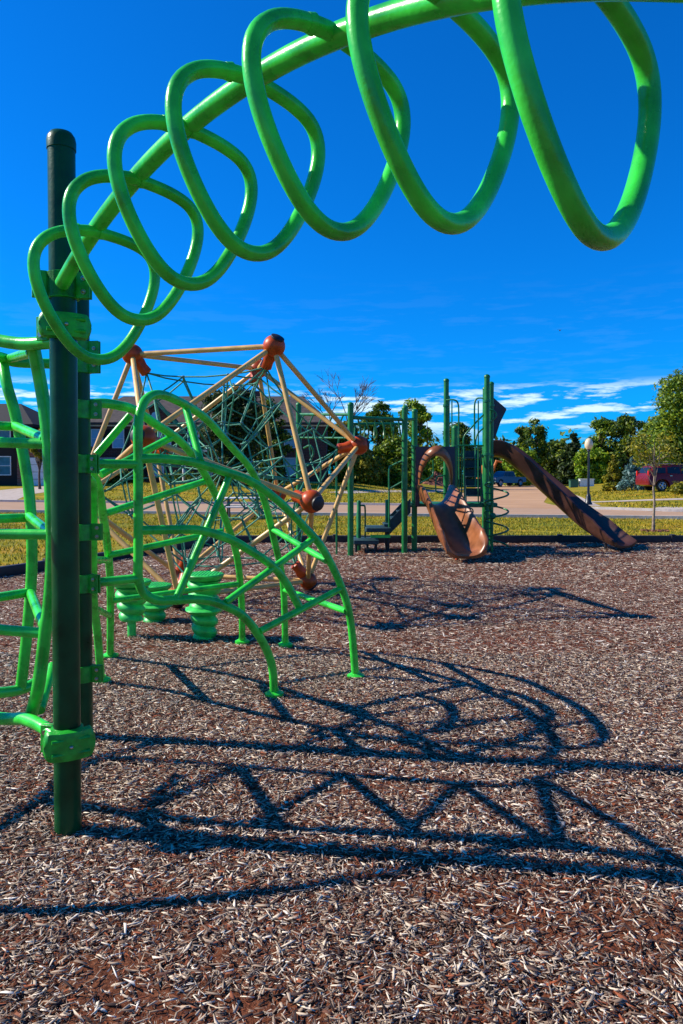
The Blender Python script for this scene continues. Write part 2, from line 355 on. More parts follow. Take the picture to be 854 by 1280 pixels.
strip('kerb', M['kerb'], farE[5:], off_line(farE[5:], 0.18), 0.12, thick=0.16)
strip('sidewalk', M['concrete'], [(-1, 50), (6, 62), (11.5, 78)], [(0.5, 50), (7.5, 62), (13.2, 78)], 0.012)
strip('sidewalk', M['concrete'], [(11.6, 37.5), (12.8, 43), (16.0, 58)], [(13.0, 37.0), (14.4, 43), (18.2, 58)], 0.012)
strip('sidewalk', M['concrete'], [(13.4, 41.0), (19.5, 41.8), (34, 40)], [(13.4, 42.0), (19.5, 42.8), (34, 41)], 0.018)
strip('driveway', M['concrete'], [(-26, 42.7), (-24.5, 48), (-22, 56)], [(-18.5, 41.5), (-20, 47), (-19, 56)], 0.012)
strip('driveway', M['concrete'], [(13.2, 31.9), (13.9, 33.4), (15.5, 36)], [(22, 28.8), (23, 31), (25, 34)], 0.014)
strip('driveway', M['reddrive'], [(14.4, 32.0), (15.6, 33.6)], [(21, 29.5), (22.5, 31.7)], 0.020)
# play area: soil under the chips and the chips
def leftline(y): return -2.75+(y-17)*0.44
mb = MB(); pa = [(leftline(-6), -6), (14, -6), (14, 17), (leftline(17), 17)]
mb.add([Vector((x, y, 0.0)) for x, y in pa], [(0, 1, 2, 3)]); g = mb.build('play_area_ground', M['mulch'], smooth=False); g['kind'] = 'structure'
def chips():
    V = []; Fq = []
    def batch(n, y0, y1, lmin, lmax, wmin, wmax, box, zmax):
        y = np.sqrt(RNG.uniform(y0**2, y1**2, n)); x = RNG.uniform(-1, 1, n)*(0.66*y+1.2)
        f_ = np.sin(x*1.9+1.3*np.sin(y*2.1+.5))*np.sin(y*2.7+1.1*np.sin(x*1.3))+0.35*np.sin(x*7.1+y*3.3)*np.sin(y*8.3-x*2.0); ok = (x > leftline(y)+0.12) & (RNG.random(n) > np.clip((f_-0.30)*1.6, 0, 0.6)*np.clip((4.2-y)/1.6, 0.12, 1)); x = x[ok]; y = y[ok]; n = len(x)
        L = lmin+(lmax-lmin)*RNG.random(n)**1.7*1.25; W = np.clip(L*RNG.uniform(0.10, 0.52, n), wmin, wmax*1.3)*RNG.uniform(0.6, 1.15, n); T = RNG.uniform(0.0008, 0.0028, n)
        a = RNG.uniform(0, 2*PI, n); p = RNG.normal(0, 0.14, n); r = RNG.normal(0, 0.26, n)
        ca, sa, cp, sp, cr, sr = np.cos(a), np.sin(a), np.cos(p), np.sin(p), np.cos(r), np.sin(r)
        ux = np.stack([ca*cp, sa*cp, sp], -1); uy = np.stack([-sa*cr-ca*sp*sr, ca*cr-sa*sp*sr, cp*sr], -1); uz = np.cross(ux, uy)
        z = RNG.uniform(0.004, zmax, n)+0.010*np.sin(x*2.3+np.cos(y*1.7))*np.sin(y*2.9)
        c = np.stack([x, y, z], -1)
        tp = RNG.uniform(0.05, 0.9, n)**1.3; tq = RNG.uniform(0.3, 1.0, n); sk = RNG.uniform(-0.9, 0.9, n)
        cor = []
        for sx, sy in ((-1, -1), (1, -1), (1, 1), (-1, 1)):
            wy = W*0.5*np.where(sx > 0, tp, tq); cor.append(c+ux*((sx*L/2+sy*sk*W)[:, None])+uy*((sy*wy)[:, None]))
        base = sum(len(v) for v in V)
        if box:
            top = [q+uz*(T/2)[:, None] for q in cor]; bot = [q-uz*(T/2)[:, None] for q in cor]
            v = np.stack(top+bot, 1).reshape(-1, 3); k = np.arange(n)[:, None]*8+base
            idx = np.array([[0, 1, 2, 3], [0, 4, 5, 1], [1, 5, 6, 2], [2, 6, 7, 3], [3, 7, 4, 0]]).ravel()[None, :]
        else:
            v = np.stack(cor, 1).reshape(-1, 3); k = np.arange(n)[:, None]*4+base; idx = np.array([[0, 1, 2, 3]])
        V.append(v); Fq.append((k+idx).ravel())
    batch(60000, 1.3, 3.3, 0.012, 0.046, 0.003, 0.011, True, 0.020)
    batch(105000, 1.3, 3.3, 0.005, 0.020, 0.0015, 0.006, False, 0.022)
    batch(140000, 3.3, 6.5, 0.014, 0.046, 0.004, 0.012, True, 0.020)
    batch(135000, 3.3, 6.5, 0.008, 0.024, 0.003, 0.008, False, 0.022)
    batch(200000, 6.5, 11.0, 0.022, 0.055, 0.006, 0.015, False, 0.024)
    batch(175000, 11.0, 16.9, 0.036, 0.078, 0.010, 0.020, False, 0.026)
    o = big('wood_chips', np.concatenate(V), np.concatenate(Fq), 4, M['chips'], 'stuff'); tagg(o, 'loose brown, grey and cream wood chips covering the play area', 'wood chips')
chips()
def blades():
    V = []
    def b(n, x0, x1, y0, y1, hh, ww, cond):
        x = RNG.uniform(x0, x1, n); y = RNG.uniform(y0, y1, n); ok = cond(x, y); x = x[ok]; y = y[ok]; n = len(x)
        pf = np.sin(x*0.9+2*np.sin(y*0.6))*np.sin(y*1.7+1.5*np.sin(x*0.5))+0.5*np.sin(x*3.1+y*5.0); keep = RNG.random(n) > np.clip(pf*0.9, 0, 0.85); x = x[keep]; y = y[keep]; n = len(x)
        a = RNG.uniform(0, PI, n); h = RNG.uniform(0.4, 1, n)*hh; wv = np.stack([np.cos(a), np.sin(a), np.zeros(n)], -1)*(RNG.uniform(0.5, 1, n)*ww)[:, None]
        c = np.stack([x, y, hgt(x, y)], -1); lean = RNG.normal(0, 0.45, (n, 3)); lean[:, 2] = 1
        V.append(np.stack([c-wv, c+wv, c+lean*h[:, None]], 1).reshape(-1, 3))
    def near_ok(x, y): ne = np.interp(x, [p[0] for p in nearE], [p[1] for p in nearE]); return (y < ne-0.25) & ((y > 17.15) | (x < leftline(y)-0.15))
    def far_ok(x, y):
        fe = np.interp(x, [p[0] for p in farE], [p[1] for p in farE])
        xl = 4.9+(y-40)*0.235; xr = 11.2+(y-40)*0.30
        return (y > fe+0.3) & ((x < xl-0.3) | (x > xr+0.6)) & ~((x > 11.4) & (x < 19) & (np.abs(x-(13.6+(y-43)*0.23)) < 1.2)) & ~((x > 13) & (y > 40.8) & (y < 43)) & ~((x < -18) & (x > -26) & (y < 57)) & ~((x > 13) & (x < 25) & (y < 35))
    b(130000, -16, 17, 11, 31, 0.085, 0.016, near_ok)
    b(60000, -30, 34, 32, 62, 0.12, 0.04, far_ok)
    v = np.concatenate(V); o = big('grass', v, np.arange(len(v)), 3, M['blade'], 'stuff'); tagg(o, 'short yellow green sunlit grass between play area and houses', 'grass')
blades()
# border timbers round the play area
def timber(a, b, lab):
    a = Vector((*a, 0)); b = Vector((*b, 0)); d = b-a; ang = math.atan2(d.y, d.x); rot = Matrix.Rotation(ang, 3, 'Z')
    t = thing('border_timber', lab, 'border timber', (a+b)/2, 'black timbers edging the wood chips')
    mb = MB(); rr = Matrix.Rotation(ang, 3, 'Z') @ Matrix.Rotation(PI/2, 3, 'Y')
    mb.bevbox((a+b)/2+Vector((0, 0, 0.075)), (0.19, 0.12, d.length-0.03), 0.02, rr); mb.build('beam', M['timber'], t)
    mb = MB(); mb.bevbox(b+Vector((0, 0, 0.09)), (0.10, 0.15, 0.21), 0.015, rot); mb.build('joint_stake', M['timber'], t)
kx = [-2.75, -0.15, 2.45, 5.05, 7.65, 10.25]
kl = ['black border timber behind the net dome, at the corner of the wood chips', 'black border timber behind the right side of the net dome', 'black border timber behind the short slide and tower posts',
      'black border timber behind the foot of the long wave slide', 'black border timber on the far edge, in front of the young tree']
for i in range(5): timber((kx[i], 17.06), (kx[i+1], 17.06), kl[i])
ky = [17.0, 14.6, 12.2, 9.8]
kl = ['black border timber running back from the corner, behind the dome and green climber', 'black border timber left of the dome, seen past the second post', 'nearest black border timber at the left edge of the wood chips']
for i in range(3): timber((leftline(ky[i]), ky[i]), (leftline(ky[i+1]), ky[i+1]), kl[i])
# ------------------------------------------------------------------ near climbing frame
PR = 0.058
def near_post(x, y, h, lab):
    t = thing('support_post', lab, 'post', (x, y, 0), 'dark green posts of the near climbing frame')
    mb = MB(); mb.lathe([(PR, -0.1), (PR, h-0.03), ], (x, y, 0), 40); mb.build('post_tube', M['post'], t)
    mb = MB(); mb.lathe([(PR*1.06, h-0.055), (PR*1.07, h-0.02), (PR*1.0, h), (PR*0.8, h+0.018), (PR*0.4, h+0.028), (0.002, h+0.03)], (x, y, 0), 40); mb.build('post_cap', M['post'], t)
    return t
P1 = Vector((-1.222, 3.263, 0)); P2 = Vector((-1.566, 4.44, 0))
near_post(P1.x, P1.y, 3.065, 'nearest dark green post, full height at the left of the photo')
near_post(P2.x, P2.y, 3.05, 'dark green post standing just behind the nearest post')
def clamp(parent, c, ang, h=0.10, ears=True, plate=None):
    """band round a post, with bolted ears facing ang; plate = wide cover towards another direction"""
    c = Vector(c); mb = MB(); r = PR+0.011
    mb.lathe([(PR+0.001, -h/2), (r, -h/2+0.003), (r, h/2-0.003), (PR+0.001, h/2)], c, 40)
    d = Vector((math.cos(ang), math.sin(ang), 0)); s_ = Vector((-d.y, d.x, 0)); rz = Matrix.Rotation(ang, 3, 'Z')
    if ears:
        for s in (-1, 1):
            mb.bevbox(c+d*(r+0.026)+s_*s*0.012, (0.062, 0.012, h*1.0), 0.004, rz)
    ob = mb.build('clamp', M['clamp'], parent)
    if ears:
        for z in (-h*0.26, h*0.26):
            mb = MB(); rx = rz @ Matrix.Rotation(PI/2, 3, 'X')
            mb.lathe([(0.011, -0.026), (0.011, 0.026)], c+d*(r+0.032)+Vector((0, 0, z)), 12, rx); mb.ball(c+d*(r+0.032)-s_*0.026+Vector((0, 0, z)), 0.008, 10, 6)
            o2 = mb.build('bolt', M['steel'], ob)
    if plate is not None:
        p = Vector((math.cos(plate), math.sin(plate), 0)); q = Vector((-p.y, p.x, 0)); mb = MB()
        # cast cover: shallow curved slab with rounded ends and two raised ribs
        n = 30; rows = []
        W = 0.108
        for i in range(n+1):
            u = -1+2*i/n; e = math.sqrt(max(0.0, 1-abs(u)**7))*0.5+0.5*(1-abs(u)**9)
            hh = h*0.54*(1.0 if abs(u) < 0.76 else math.sqrt(max(0.12, 1-((abs(u)-0.76)/0.255)**2))); o_ = c+q*(u*W)+p*(r+0.030-0.034*u*u)
            rows.append([o_-p*0.03+Vector((0, 0, -hh)), o_+Vector((0, 0, -hh*0.9)), o_+p*0.008+Vector((0, 0, -hh*0.35)), o_+p*0.002, o_+p*0.008+Vector((0, 0, hh*0.35)), o_+Vector((0, 0, hh*0.9)), o_-p*0.03+Vector((0, 0, hh))])
        mb.sweep(rows); o3 = mb.build('clamp_cover', M['clamp'], ob, ang=50)
        for s in (-0.5, 0.5):
            for z in (-1, 1): mb = MB(); mb.tube([c+q*(s*W-0.025)+p*(r+0.026)+Vector((0, 0, z*h*0.24)), c+q*(s*W+0.025)+p*(r+0.026)+Vector((0, 0, z*h*0.24))], 0.009, 8); mb.build('rib', M['clamp'], ob)
        mb = MB(); mb.ball(c+p*(r+0.034), (0.009, 0.009, 0.009), 10, 6); mb.build('bolt', M['steel'], ob)
    return ob
TR = 0.0300
V3 = lambda *a: Vector(a)
# overhead loop ladder (fitted space curve)
LP = [-1.193, 3.1803, 2.4104, 0.837, 0.4736, 0.3486, 0.3545, 0.356, -0.1512, -0.2961, 0.1519, 0.2161, -0.0179, -0.0006, -0.0112, -0.0839, -0.0052, 0.0451, 0.0238, 0.0159, 0.2765, -0.0034, 0.0256, 0.2862, 0.029, -0.0063, -0.0357, -0.007]
def lframe(s):
    X0, Y0, Z0, phi, a0, k = LP[:6]; a = a0-k*s
    hx = (math.sin(a0)-math.sin(a))/k; hz = (math.cos(a)-math.cos(a0))/k
    d = Vector((math.cos(phi), -math.sin(phi), 0)); return Vector((X0, Y0, Z0))+d*hx+Vector((0, 0, hz)), d*math.cos(a)+Vector((0, 0, math.sin(a))), d
def ring(i):
    s1, ds, yaw, tilt, tsl = LP[6:11]; ca = LP[11:17]; cb = LP[17:24]; cc = LP[24:28]
    P, t, d = lframe(s1+ds*i); side = t.cross(Vector((0, 0, 1))).normalized(); dn = t.cross(side)
    if dn.z > 0: dn = -dn
    sd_ = side*math.cos(yaw)+t*math.sin(yaw); t2 = t*math.cos(yaw)-side*math.sin(yaw); ti = tilt+tsl*i
    dn2 = dn*math.cos(ti)+t2*math.sin(ti); nn = t2*math.cos(ti)-dn*math.sin(ti); out = []
    for k in range(84):
        u = 2*PI*k/84; c = [math.cos(u), math.cos(2*u), math.cos(3*u)]; s = [math.sin(u), math.sin(2*u), math.sin(3*u)]
        a = sum(ca[j]*c[j]+ca[j+3]*s[j] for j in range(3)); b = cb[6]+sum(cb[j]*c[j]+cb[j+3]*s[j] for j in range(3)); e = sum(cc[j]*c[j]+cc[j+2]*s[j] for j in range(2))
        out.append(P+sd_*a+dn2*b+nn*e)
    return out
SEND = 3.55
t = thing('overhead_loop_ladder', 'bright green arched overhead ladder with seven hanging loops against the sky', 'climber', (P1.x, P1.y, 0))
pa_, ta_, da_ = lframe(2.8); EP = V3(pa_.x+1.75, pa_.y-2.0, pa_.z-0.30)
ext = [pa_.lerp(EP, k/14)+V3(0, 0, 1)*(ta_.z/max(0.2, math.hypot(ta_.x, ta_.y))*2.66+0.30)*(k/14)*(1-k/14)**2 for k in range(1, 15)]
mb = MB(); mb.tube([lframe(2.8*i/50)[0] for i in range(51)]+ext, TR+0.001, 20); mb.build('main_rail', M['pipe'], t)
for i in range(7):
    rg_ = ring(i); at_ = rg_[63].copy()
    dd = [0.0]
    for k in range(84): dd.append(dd[-1]+(rg_[(k+1) % 84]-rg_[k]).length)
    xs_ = [[float(v) for v in np.interp(np.arange(84)*dd[-1]/84, dd, [p[c_] for p in rg_+[rg_[0]]])] for c_ in range(3)]; rg_ = [Vector(q) for q in zip(*xs_)]
    for it_ in range(9): rg_ = [rg_[k]*0.5+(rg_[k-1]+rg_[(k+1) % 84])*0.25 for k in range(84)]
    ja = min(range(84), key=lambda k: (rg_[k]-at_).length); sh_ = at_-rg_[ja]; ce = sum(rg_, V3(0, 0, 0))/len(rg_)
    rg_ = [p-(p-ce).normalized()*0.013*min(1, (p-at_).length/0.2) for p in rg_]; mb = MB(); mb.tube(rg_, 0.0222, 18, closed=True)
    for p_, q_ in ((rg_[ja-3], rg_[ja-2]), (rg_[(ja+3) % 84], rg_[(ja+2) % 84])): mb.tube([p_, q_], [0.0228, 0.0262], 18)
    mb.build('loop', M['pipe'], t)
clamp(t, (P1.x, P1.y, 2.42), R(205), 0.115); clamp(t, (P1.x, P1.y, 2.42), R(-3), 0.112)
ed_ = (EP-pa_); ed_.z = 0; ed_.normalize(); E3 = EP+ed_*(PR+0.005)
mb = MB(); mb.lathe([(PR+0.001, -0.055), (PR+0.011, -0.05), (PR+0.011, 0.05), (PR+0.001, 0.055)], (E3.x, E3.y, EP.z), 32); mb.build('clamp', M['clamp'], t)
mb = MB(); mb.lathe([(PR, -0.1), (PR, 3.05), (PR*0.8, 3.08), (0.002, 3.095)], (E3.x, E3.y, 0), 32); mb.build('end_post', M['post'], t)
# left cage climber
def climber(name, lab, pipes, rungs, r=TR, feet=(), loc=None, bars=()):
    t = thing(name, lab, 'climber', loc)
    for l in pipes:
        mb = MB(); mb.tube(smooth_path(l, 7), r, 18); mb.build('curved_rail', M['pipe'], t)
    for a, b in rungs:
        mb = MB(); mb.tube([a, b], r*0.84, 14); mb.build('rung', M['pipe'], t)
    for a, b in bars:
        mb = MB(); mb.tube([a, b], r*0.95, 14); mb.build('attachment_bar', M['pipe'], t)
    for p in feet:
        mb = MB(); mb.lathe([(r*2.3, -0.01), (r*2.3, 0.012), (r*1.15, 0.03), (r*1.1, 0.04)], (p.x, p.y, 0.012), 20); mb.build('foot_flange', M['pipe'], t)
    return t
FY = 4.15; GY = 3.45
railF = pts3([(3, 449, 4.25), (9, 482, FY), (20, 521, FY), (34, 597, FY), (39, 650, FY), (40, 700, FY), (38, 745, FY), (33, 800, FY), (26, 862, FY)])
railG = pts3([(42, 434, 3.42), (50, 475, GY), (56, 512, GY), (60, 549, GY), (64, 620, GY), (65, 700, GY), (61, 760, GY), (57, 785, GY), (53, 822, GY), (47, 863, GY), (38, 897, 3.55)])
def upto(p, x, y=None, z=None): return V3(x, p.y if y is None else y, p.z if z is None else z)
g_top = at(58, 430, 3.34); f_top = at(24, 453, 4.28)
O_ = [V3(-2.0, 3.62, 2.26), V3(-2.12, 3.6, 1.9), V3(-2.17, 3.58, 1.35), V3(-2.14, 3.58, 0.9), V3(-2.02, 3.62, 0.44)]
outer = [V3(-2.02, 3.62, 0.44), V3(-2.13, 3.2, 0.43), V3(-2.22, 2.84, 0.50), V3(-2.30, 2.83, 0.90), V3(-2.42, 3.05, 1.5), V3(-2.52, 3.3, 2.05), V3(-2.30, 3.52, 2.25), V3(-2.0, 3.62, 2.26)]
def onO(z): 
    for a, b in zip(O_[:-1], O_[1:]):
        if b.z <= z <= a.z: return a.lerp(b, (a.z-z)/(a.z-b.z))
rows = []
for a, z in ((at(17, 533, FY), 1.85), (at(59, 555, GY), 1.77), (at(36, 647, FY), 1.36), (at(63, 668, GY), 1.31), (at(38, 740, FY), 0.92), (at(60, 792, GY), 0.88)): rows.append((a, onO(z)))
rows += [(at(18, 532, FY), at(57, 549, GY)), (at(36, 645, FY), at(62, 666, GY)), (at(38, 740, FY), at(57, 788, GY)), (at(13, 448, 4.22), at(40, 440, 3.42)), (at(66, 832, 3.95), at(50, 888, 3.6))]
g_z = at(58, 430, 3.34).z
H_ = [V3(P1.x-0.03, P1.y-0.02, at(75, 918, 3.3).z), at(56, 910, 3.32), at(31, 899, 3.45), at(0, 898, 3.55), V3(-2.02, 3.62, 0.44)]
backlow = [V3(P2.x-0.05, P2.y, 0.44), V3(-1.72, 4.3, 0.42), at(26, 862, FY), V3(-1.95, 3.9, 0.42), V3(-2.02, 3.62, 0.44)]
topG = [V3(P1.x-0.05, P1.y+0.03, g_z), at(20, 429, 3.4), V3(-1.8, 3.5, 2.26), V3(-2.0, 3.62, 2.26)]
topF = [V3(P2.x-0.04, P2.y-0.02, at(60, 453, 4.35).z), at(24, 453, 4.28), at(3, 447, 4.2), V3(-1.95, 3.9, 2.25), V3(-2.0, 3.62, 2.26)]
t = climber('cage_climber', 'bright green cage of curved pipes and rungs entering from the left edge', [railF, railG, O_, outer, H_, backlow, topG, topF], rows, loc=(P1.x-0.6, 3.8, 0))
zc = at(75, 410, 3.263).z
clamp(t, (P1.x, P1.y, zc), R(165), 0.105, plate=R(-62)); clamp(t, (P1.x, P1.y, at(75, 925, 3.263).z), R(165), 0.125, plate=R(-60))
clamp(t, (P2.x, P2.y, at(100, 447, 4.44).z), R(-8), 0.19); clamp(t, (P2.x, P2.y, at(100, 841, 4.44).z), R(-8), 0.10)
# right arch climber
C1 = pts3([(173, 640, 4.62), (173, 580, 4.62), (173, 530, 4.62), (180, 503, 4.68), (196, 493, 4.8), (220, 500, 5.0), (256, 522, 5.35), (291, 560, 5.75), (314, 587, 6.0), (331, 627, 6.25), (342, 671, 6.45), (354, 729, 6.65), (357, 809, 6.81)])
B1 = pts3([(173, 640, 4.62), (173, 690, 4.62), (173, 722, 4.62), (180, 741, 4.64), (196, 750, 4.68), (220, 750, 4.74), (251, 749, 4.82), (278, 756, 4.92), (305, 771, 5.02), (327, 800, 5.14), (340, 832, 5.23), (343, 871, 5.28)])
C2 = pts3([(173, 574, 4.62), (190, 573, 4.67), (211, 574, 4.75), (242, 578, 4.87), (278, 589, 5.0), (314, 602, 5.15), (349, 627, 5.3), (380, 658, 5.45), (403, 685, 5.55), (425, 729, 5.65), (438, 774, 5.7), (445, 848, 5.75)])
C3 = pts3([(175, 663, 4.63), (216, 662, 4.75), (251, 663, 4.85), (287, 674, 5.0), (314, 689, 5.1), (340, 707, 5.22), (358, 729, 5.32), (374, 758, 5.38)])
def toground(l):
    e = l[-1]; l[-1] = V3(e.x, e.y, -0.02) if abs(e.z) < 0.12 else e; return l
for l in (C1, B1, C2): toground(l)
rr = [(at(*a), at(*b)) for a, b in [((221, 748, 4.74), (287, 596, 5.05)), ((282, 753, 4.93), (391, 674, 5.5)), ((325, 789, 5.1), (427, 735, 5.66)),
      ((233, 511, 5.13), (251, 577, 4.9)), ((340, 661, 6.42), (408, 701, 5.57)), ((355, 737, 6.67), (433, 764, 5.68))]]
zb1 = at(140, 580, 4.5).z; zb2 = at(140, 727, 4.5).z
t = climber('arch_climber', 'bright green arched pipe climber with rounded frame, reaching down to the wood chips', [C1, B1, C2, C3], rr, feet=[C1[-1], B1[-1], C2[-1]], loc=(-1.0, 5.0, 0),
            bars=[(V3(P2.x+PR, P2.y, zb1), at(173, 580, 4.62)), (V3(P2.x+PR, P2.y, zb2), at(173, 723, 4.62))])
clamp(t, (P2.x, P2.y, zb1), R(-20), 0.11); clamp(t, (P2.x, P2.y, zb2), R(-20), 0.11)
D1 = pts3([(112, 505, 4.48), (130, 504, 4.55), (149, 507, 4.65), (167, 512, 4.8), (193, 529, 5.0), (225, 551, 5.3), (247, 578, 5.6), (265, 609, 5.9), (282, 649, 6.2), (296, 694, 6.5), (302, 747, 6.75), (303, 804, 6.94)])
E1 = pts3([(109, 574, 4.50), (113, 587, 4.6), (123, 609, 4.85), (129, 645, 5.2), (133, 671, 5.5), (138, 729, 6.0), (138, 822, 6.4)])
E2 = pts3([(109, 596, 4.50), (116, 612, 4.62), (116, 680, 4.85), (117, 750, 5.2), (122, 792, 5.45), (127, 853, 5.64)])
for l in (D1, E1, E2): toground(l)
rr = [(at(*a), at(*b)) for a, b in [((163, 519, 4.77), (121, 568, 4.7)), ((216, 546, 5.2), (126, 593, 4.78)), ((258, 601, 5.82), (131, 642, 5.2)), ((278, 664, 6.27), (136, 694, 5.68)), ((298, 730, 6.6), (138, 751, 6.1))]]
rr += [(at(117, 700, 4.95), at(135, 700, 5.7)), (at(118, 760, 5.25), at(138, 770, 6.2))]
t = climber('arch_climber', 'bright green ladder arch behind the second post, fanning rungs towards the pods', [D1, E1, E2], rr, feet=[D1[-1], E1[-1], E2[-1]], loc=(-1.4, 5.8, 0))
clamp(t, (P2.x, P2.y, at(110, 512, 4.44).z), R(0), 0.11); clamp(t, (P2.x, P2.y, at(110, 665, 4.44).z), R(0), 0.10)
mb = MB(); mb.tube([V3(P2.x+PR, P2.y, at(110, 665, 4.44).z), at(117, 668, 4.8)], TR*0.9, 12); mb.build('attachment_bar', M['pipe'], t)
# ------------------------------------------------------------------ stepping pods
def pod(x, y, ztop, lab, pole):
    t = thing('stepping_pod', lab, 'stepping pod', (x, y, 0), 'green mushroom stepping pods')
    k = 0.19
    mb = MB(); mb.lathe([(0.02, ztop-0.075), (k*0.62, ztop-0.075), (k*0.9, ztop-0.05), (k*1.0, ztop-0.012), (k*0.97, ztop-0.004), (k*0.9, ztop), (0.01, ztop)], (x, y, 0), 44, wob=lambda a, z: 1+0.012*math.sin(9*a)); mb.build('step_disc', M['pod'], t)
    mb = MB()
    for i in range(11):
        for j in range(11):
            dx = (i-5)*0.031; dy = (j-5)*0.031
            if dx*dx+dy*dy < (k*0.88)**2: mb.lathe([(0.0085, ztop-0.003), (0.0065, ztop+0.005)], (x+dx, y+dy, 0), 6)
    mb.build('grip_studs', M['pod'], t)
    zb = ztop-0.07; zl = zb*0.42 if not pole else ztop*0.36
    prof = []; n = 84; z0 = -0.02 if not pole else ztop*0.30
    for i in range(n+1):
        z = z0+(zb-z0)*i/n; r = 0.10+0.045*(z-z0)/(zb-z0); prof.append((r, z))
    def wob(a, z): return 0.86+0.30*abs(math.sin((a+z*2*PI/0.105)/2))**0.8
    mb = MB(); mb.lathe(prof, (x, y, 0), 44, wob=wob); mb.build('spiral_body', M['pod'], t, ang=70)
    if not pole:
        zl = zb*0.5; mb = MB(); mb.lathe([(0.11, zl-0.05), (k*0.85, zl-0.03), (k*1.02, zl), (k*0.97, zl+0.012), (0.12, zl+0.03)], (x, y, 0), 44, wob=lambda a, z: 1+0.05*math.sin(5*a)); mb.build('lower_ledge', M['pod'], t)
    else:
        mb = MB(); mb.lathe([(0.042, -0.05), (0.042, z0+0.02)], (x, y, 0), 20); mb.build('pole', M['pod'], t)
p = at(256, 798, 7.17); pod(p.x, p.y, 0.63, 'tallest green stepping pod with swirled stem and a wide lower ledge', False)
p = at(165, 797, 7.2); pod(p.x, p.y, 0.56, 'green stepping pod raised on a bare pole, left of the others', True)
p = at(193, 777, 8.0); pod(p.x, p.y, 0.40, 'low green stepping pod farthest back, between its two neighbours', False)
# ------------------------------------------------------------------ net dome (icosahedron of tan tubes)
cx, cy, cz, RR, ph = -1.5621, 9.7257, 1.6361, 1.8701, 0.7296
def iv(r, a, z): a = ph+R(a); return V3(cx+RR*r*math.sin(a), cy-RR*r*math.cos(a), cz+RR*z)
el, rm, rt, ru = 0.7947, 0.1876, 0.607, 0.982
IV = [iv(rt, 0, el), iv(rt, 120, el), iv(rt, 240, el), iv(ru, 60, rm), iv(ru, 180, rm), iv(ru, 300, rm), iv(ru, 0, -rm), iv(ru, 120, -rm), iv(ru, 240, -rm), iv(rt, 60, -el), iv(rt, 180, -el), iv(rt, 300, -el)]
CC = V3(cx, cy, cz); EL = RR*1.0515
edges = [(i, j) for i in range(12) for j in range(i+1, 12) if (IV[i]-IV[j]).length < EL*1.15]
t = thing('net_climbing_dome', 'tan tube dome with orange red ball joints and a green rope net inside', 'net climber', (cx, cy, 0))
for i, j in edges:
    d = (IV[j]-IV[i]).normalized(); mb = MB(); mb.tube([IV[i]+d*0.10, IV[j]-d*0.10], 0.032, 16); mb.build('frame_tube', M['tan'], t)
for i, v in enumerate(IV):
    d = (v-CC).normalized(); rot = d.to_track_quat('Z', 'Y').to_matrix(); low = i > 8
    if low: v = V3(v.x, v.y, v.z)
    rb = 0.134 if not low else 0.12
    mb = MB()
    prof = [(0.055, -0.30), (0.075, -0.285), (0.068, -0.20), (0.085, -0.13)]
    for k in range(14):
        a = -0.95+k*(0.95+1.02)/13; prof.append((rb*math.cos(a), rb*math.sin(a)))
    prof.append((0.055, rb*0.86)); mb.lathe(prof, v, 32, rot); b = mb.build('ball_joint', M['ball'], t)
    mb = MB(); mb.lathe([(0.080, rb*0.72), (0.086, rb*0.80), (0.083, rb*0.93), (0.05, rb*1.03), (0.004, rb*1.06)], v, 28, rot); mb.build('black_cap', M['cap'], b)
adj = {i: [j for e in edges for j in e if i in e and j != i] for i in range(12)}
def shell(k, frac):
    S = {}
    for i in range(12):
        for j in adj[i]: q = IV[i].lerp(IV[j], frac)-CC; S[(i, j)] = CC+q*k
    return S
S1 = shell(0.80, 0.30); S2 = shell(0.42, 0.33)
ropes = []
for (i, j), p in S1.items():
    if i < j: ropes.append((p, S1[(j, i)]))
    for l in adj[i]:
        if l > j and l in adj[j]: ropes.append((p, S1[(i, l)]))
    cup = IV[i]-(IV[i]-CC).normalized()*0.29; ropes.append((cup, p)); ropes.append((p, S2[(i, j)]))
for (i, j), p in S2.items():
    if i < j: ropes.append((p, S2[(j, i)]))
    for l in adj[i]:
        if l > j and l in adj[j]: ropes.append((p, S2[(i, l)]))
    ropes.append((p, CC+(p-CC)*0.12)) if (i+j) % 3 == 0 else None
mb = MB()
for a, b in ropes:
    m = (a+b)/2-V3(0, 0, 0.012); mb.tube([a, m, b], 0.0105, 6)
nr_ = len(mb.f)
for S in (S1, S2):
    for p in S.values(): mb.ball(p, (0.024, 0.024, 0.018), 8, 6)
rn = mb.build('rope_net', M['rope'], t); rn.data.materials.append(M['knot'])
for pl_ in list(rn.data.polygons)[nr_:]: pl_.material_index = 1
# ------------------------------------------------------------------ play tower
def tpost(t, x, y, h, z0=-0.05, r=0.058, m='postb'):
    mb = MB(); mb.lathe([(r, z0), (r, h-0.04), (r*1.1, h-0.04), (r*1.1, h-0.01), (r*0.8, h+0.015), (0.01, h+0.03)], (x, y, 0), 20); o = mb.build('post', M[m], t)
    return o
def collar(t, x, y, z, r=0.058):
    mb = MB(); mb.lathe([(r+0.001, z-0.03), (r+0.016, z-0.025), (r+0.016, z+0.025), (r+0.001, z+0.03)], (x, y, 0), 20); mb.build('collar', M['rail'], t)
t = thing('play_tower', 'dark green tower of posts and decks between the two slides', 'playground tower', (2.6, 15.9, 0))
TP = {'a': (1.50, 15.2, 2.90), 'b': (2.33, 15.2, 2.56), 'c': (2.31, 16.35, 3.67), 'd': (1.405, 16.35, 2.85), 'e': (3.0, 15.3, 3.62), 'f': (3.30, 16.35, 3.60), 'g': (2.47, 17.3, 3.4), 'h': (3.35, 17.3, 3.6)}
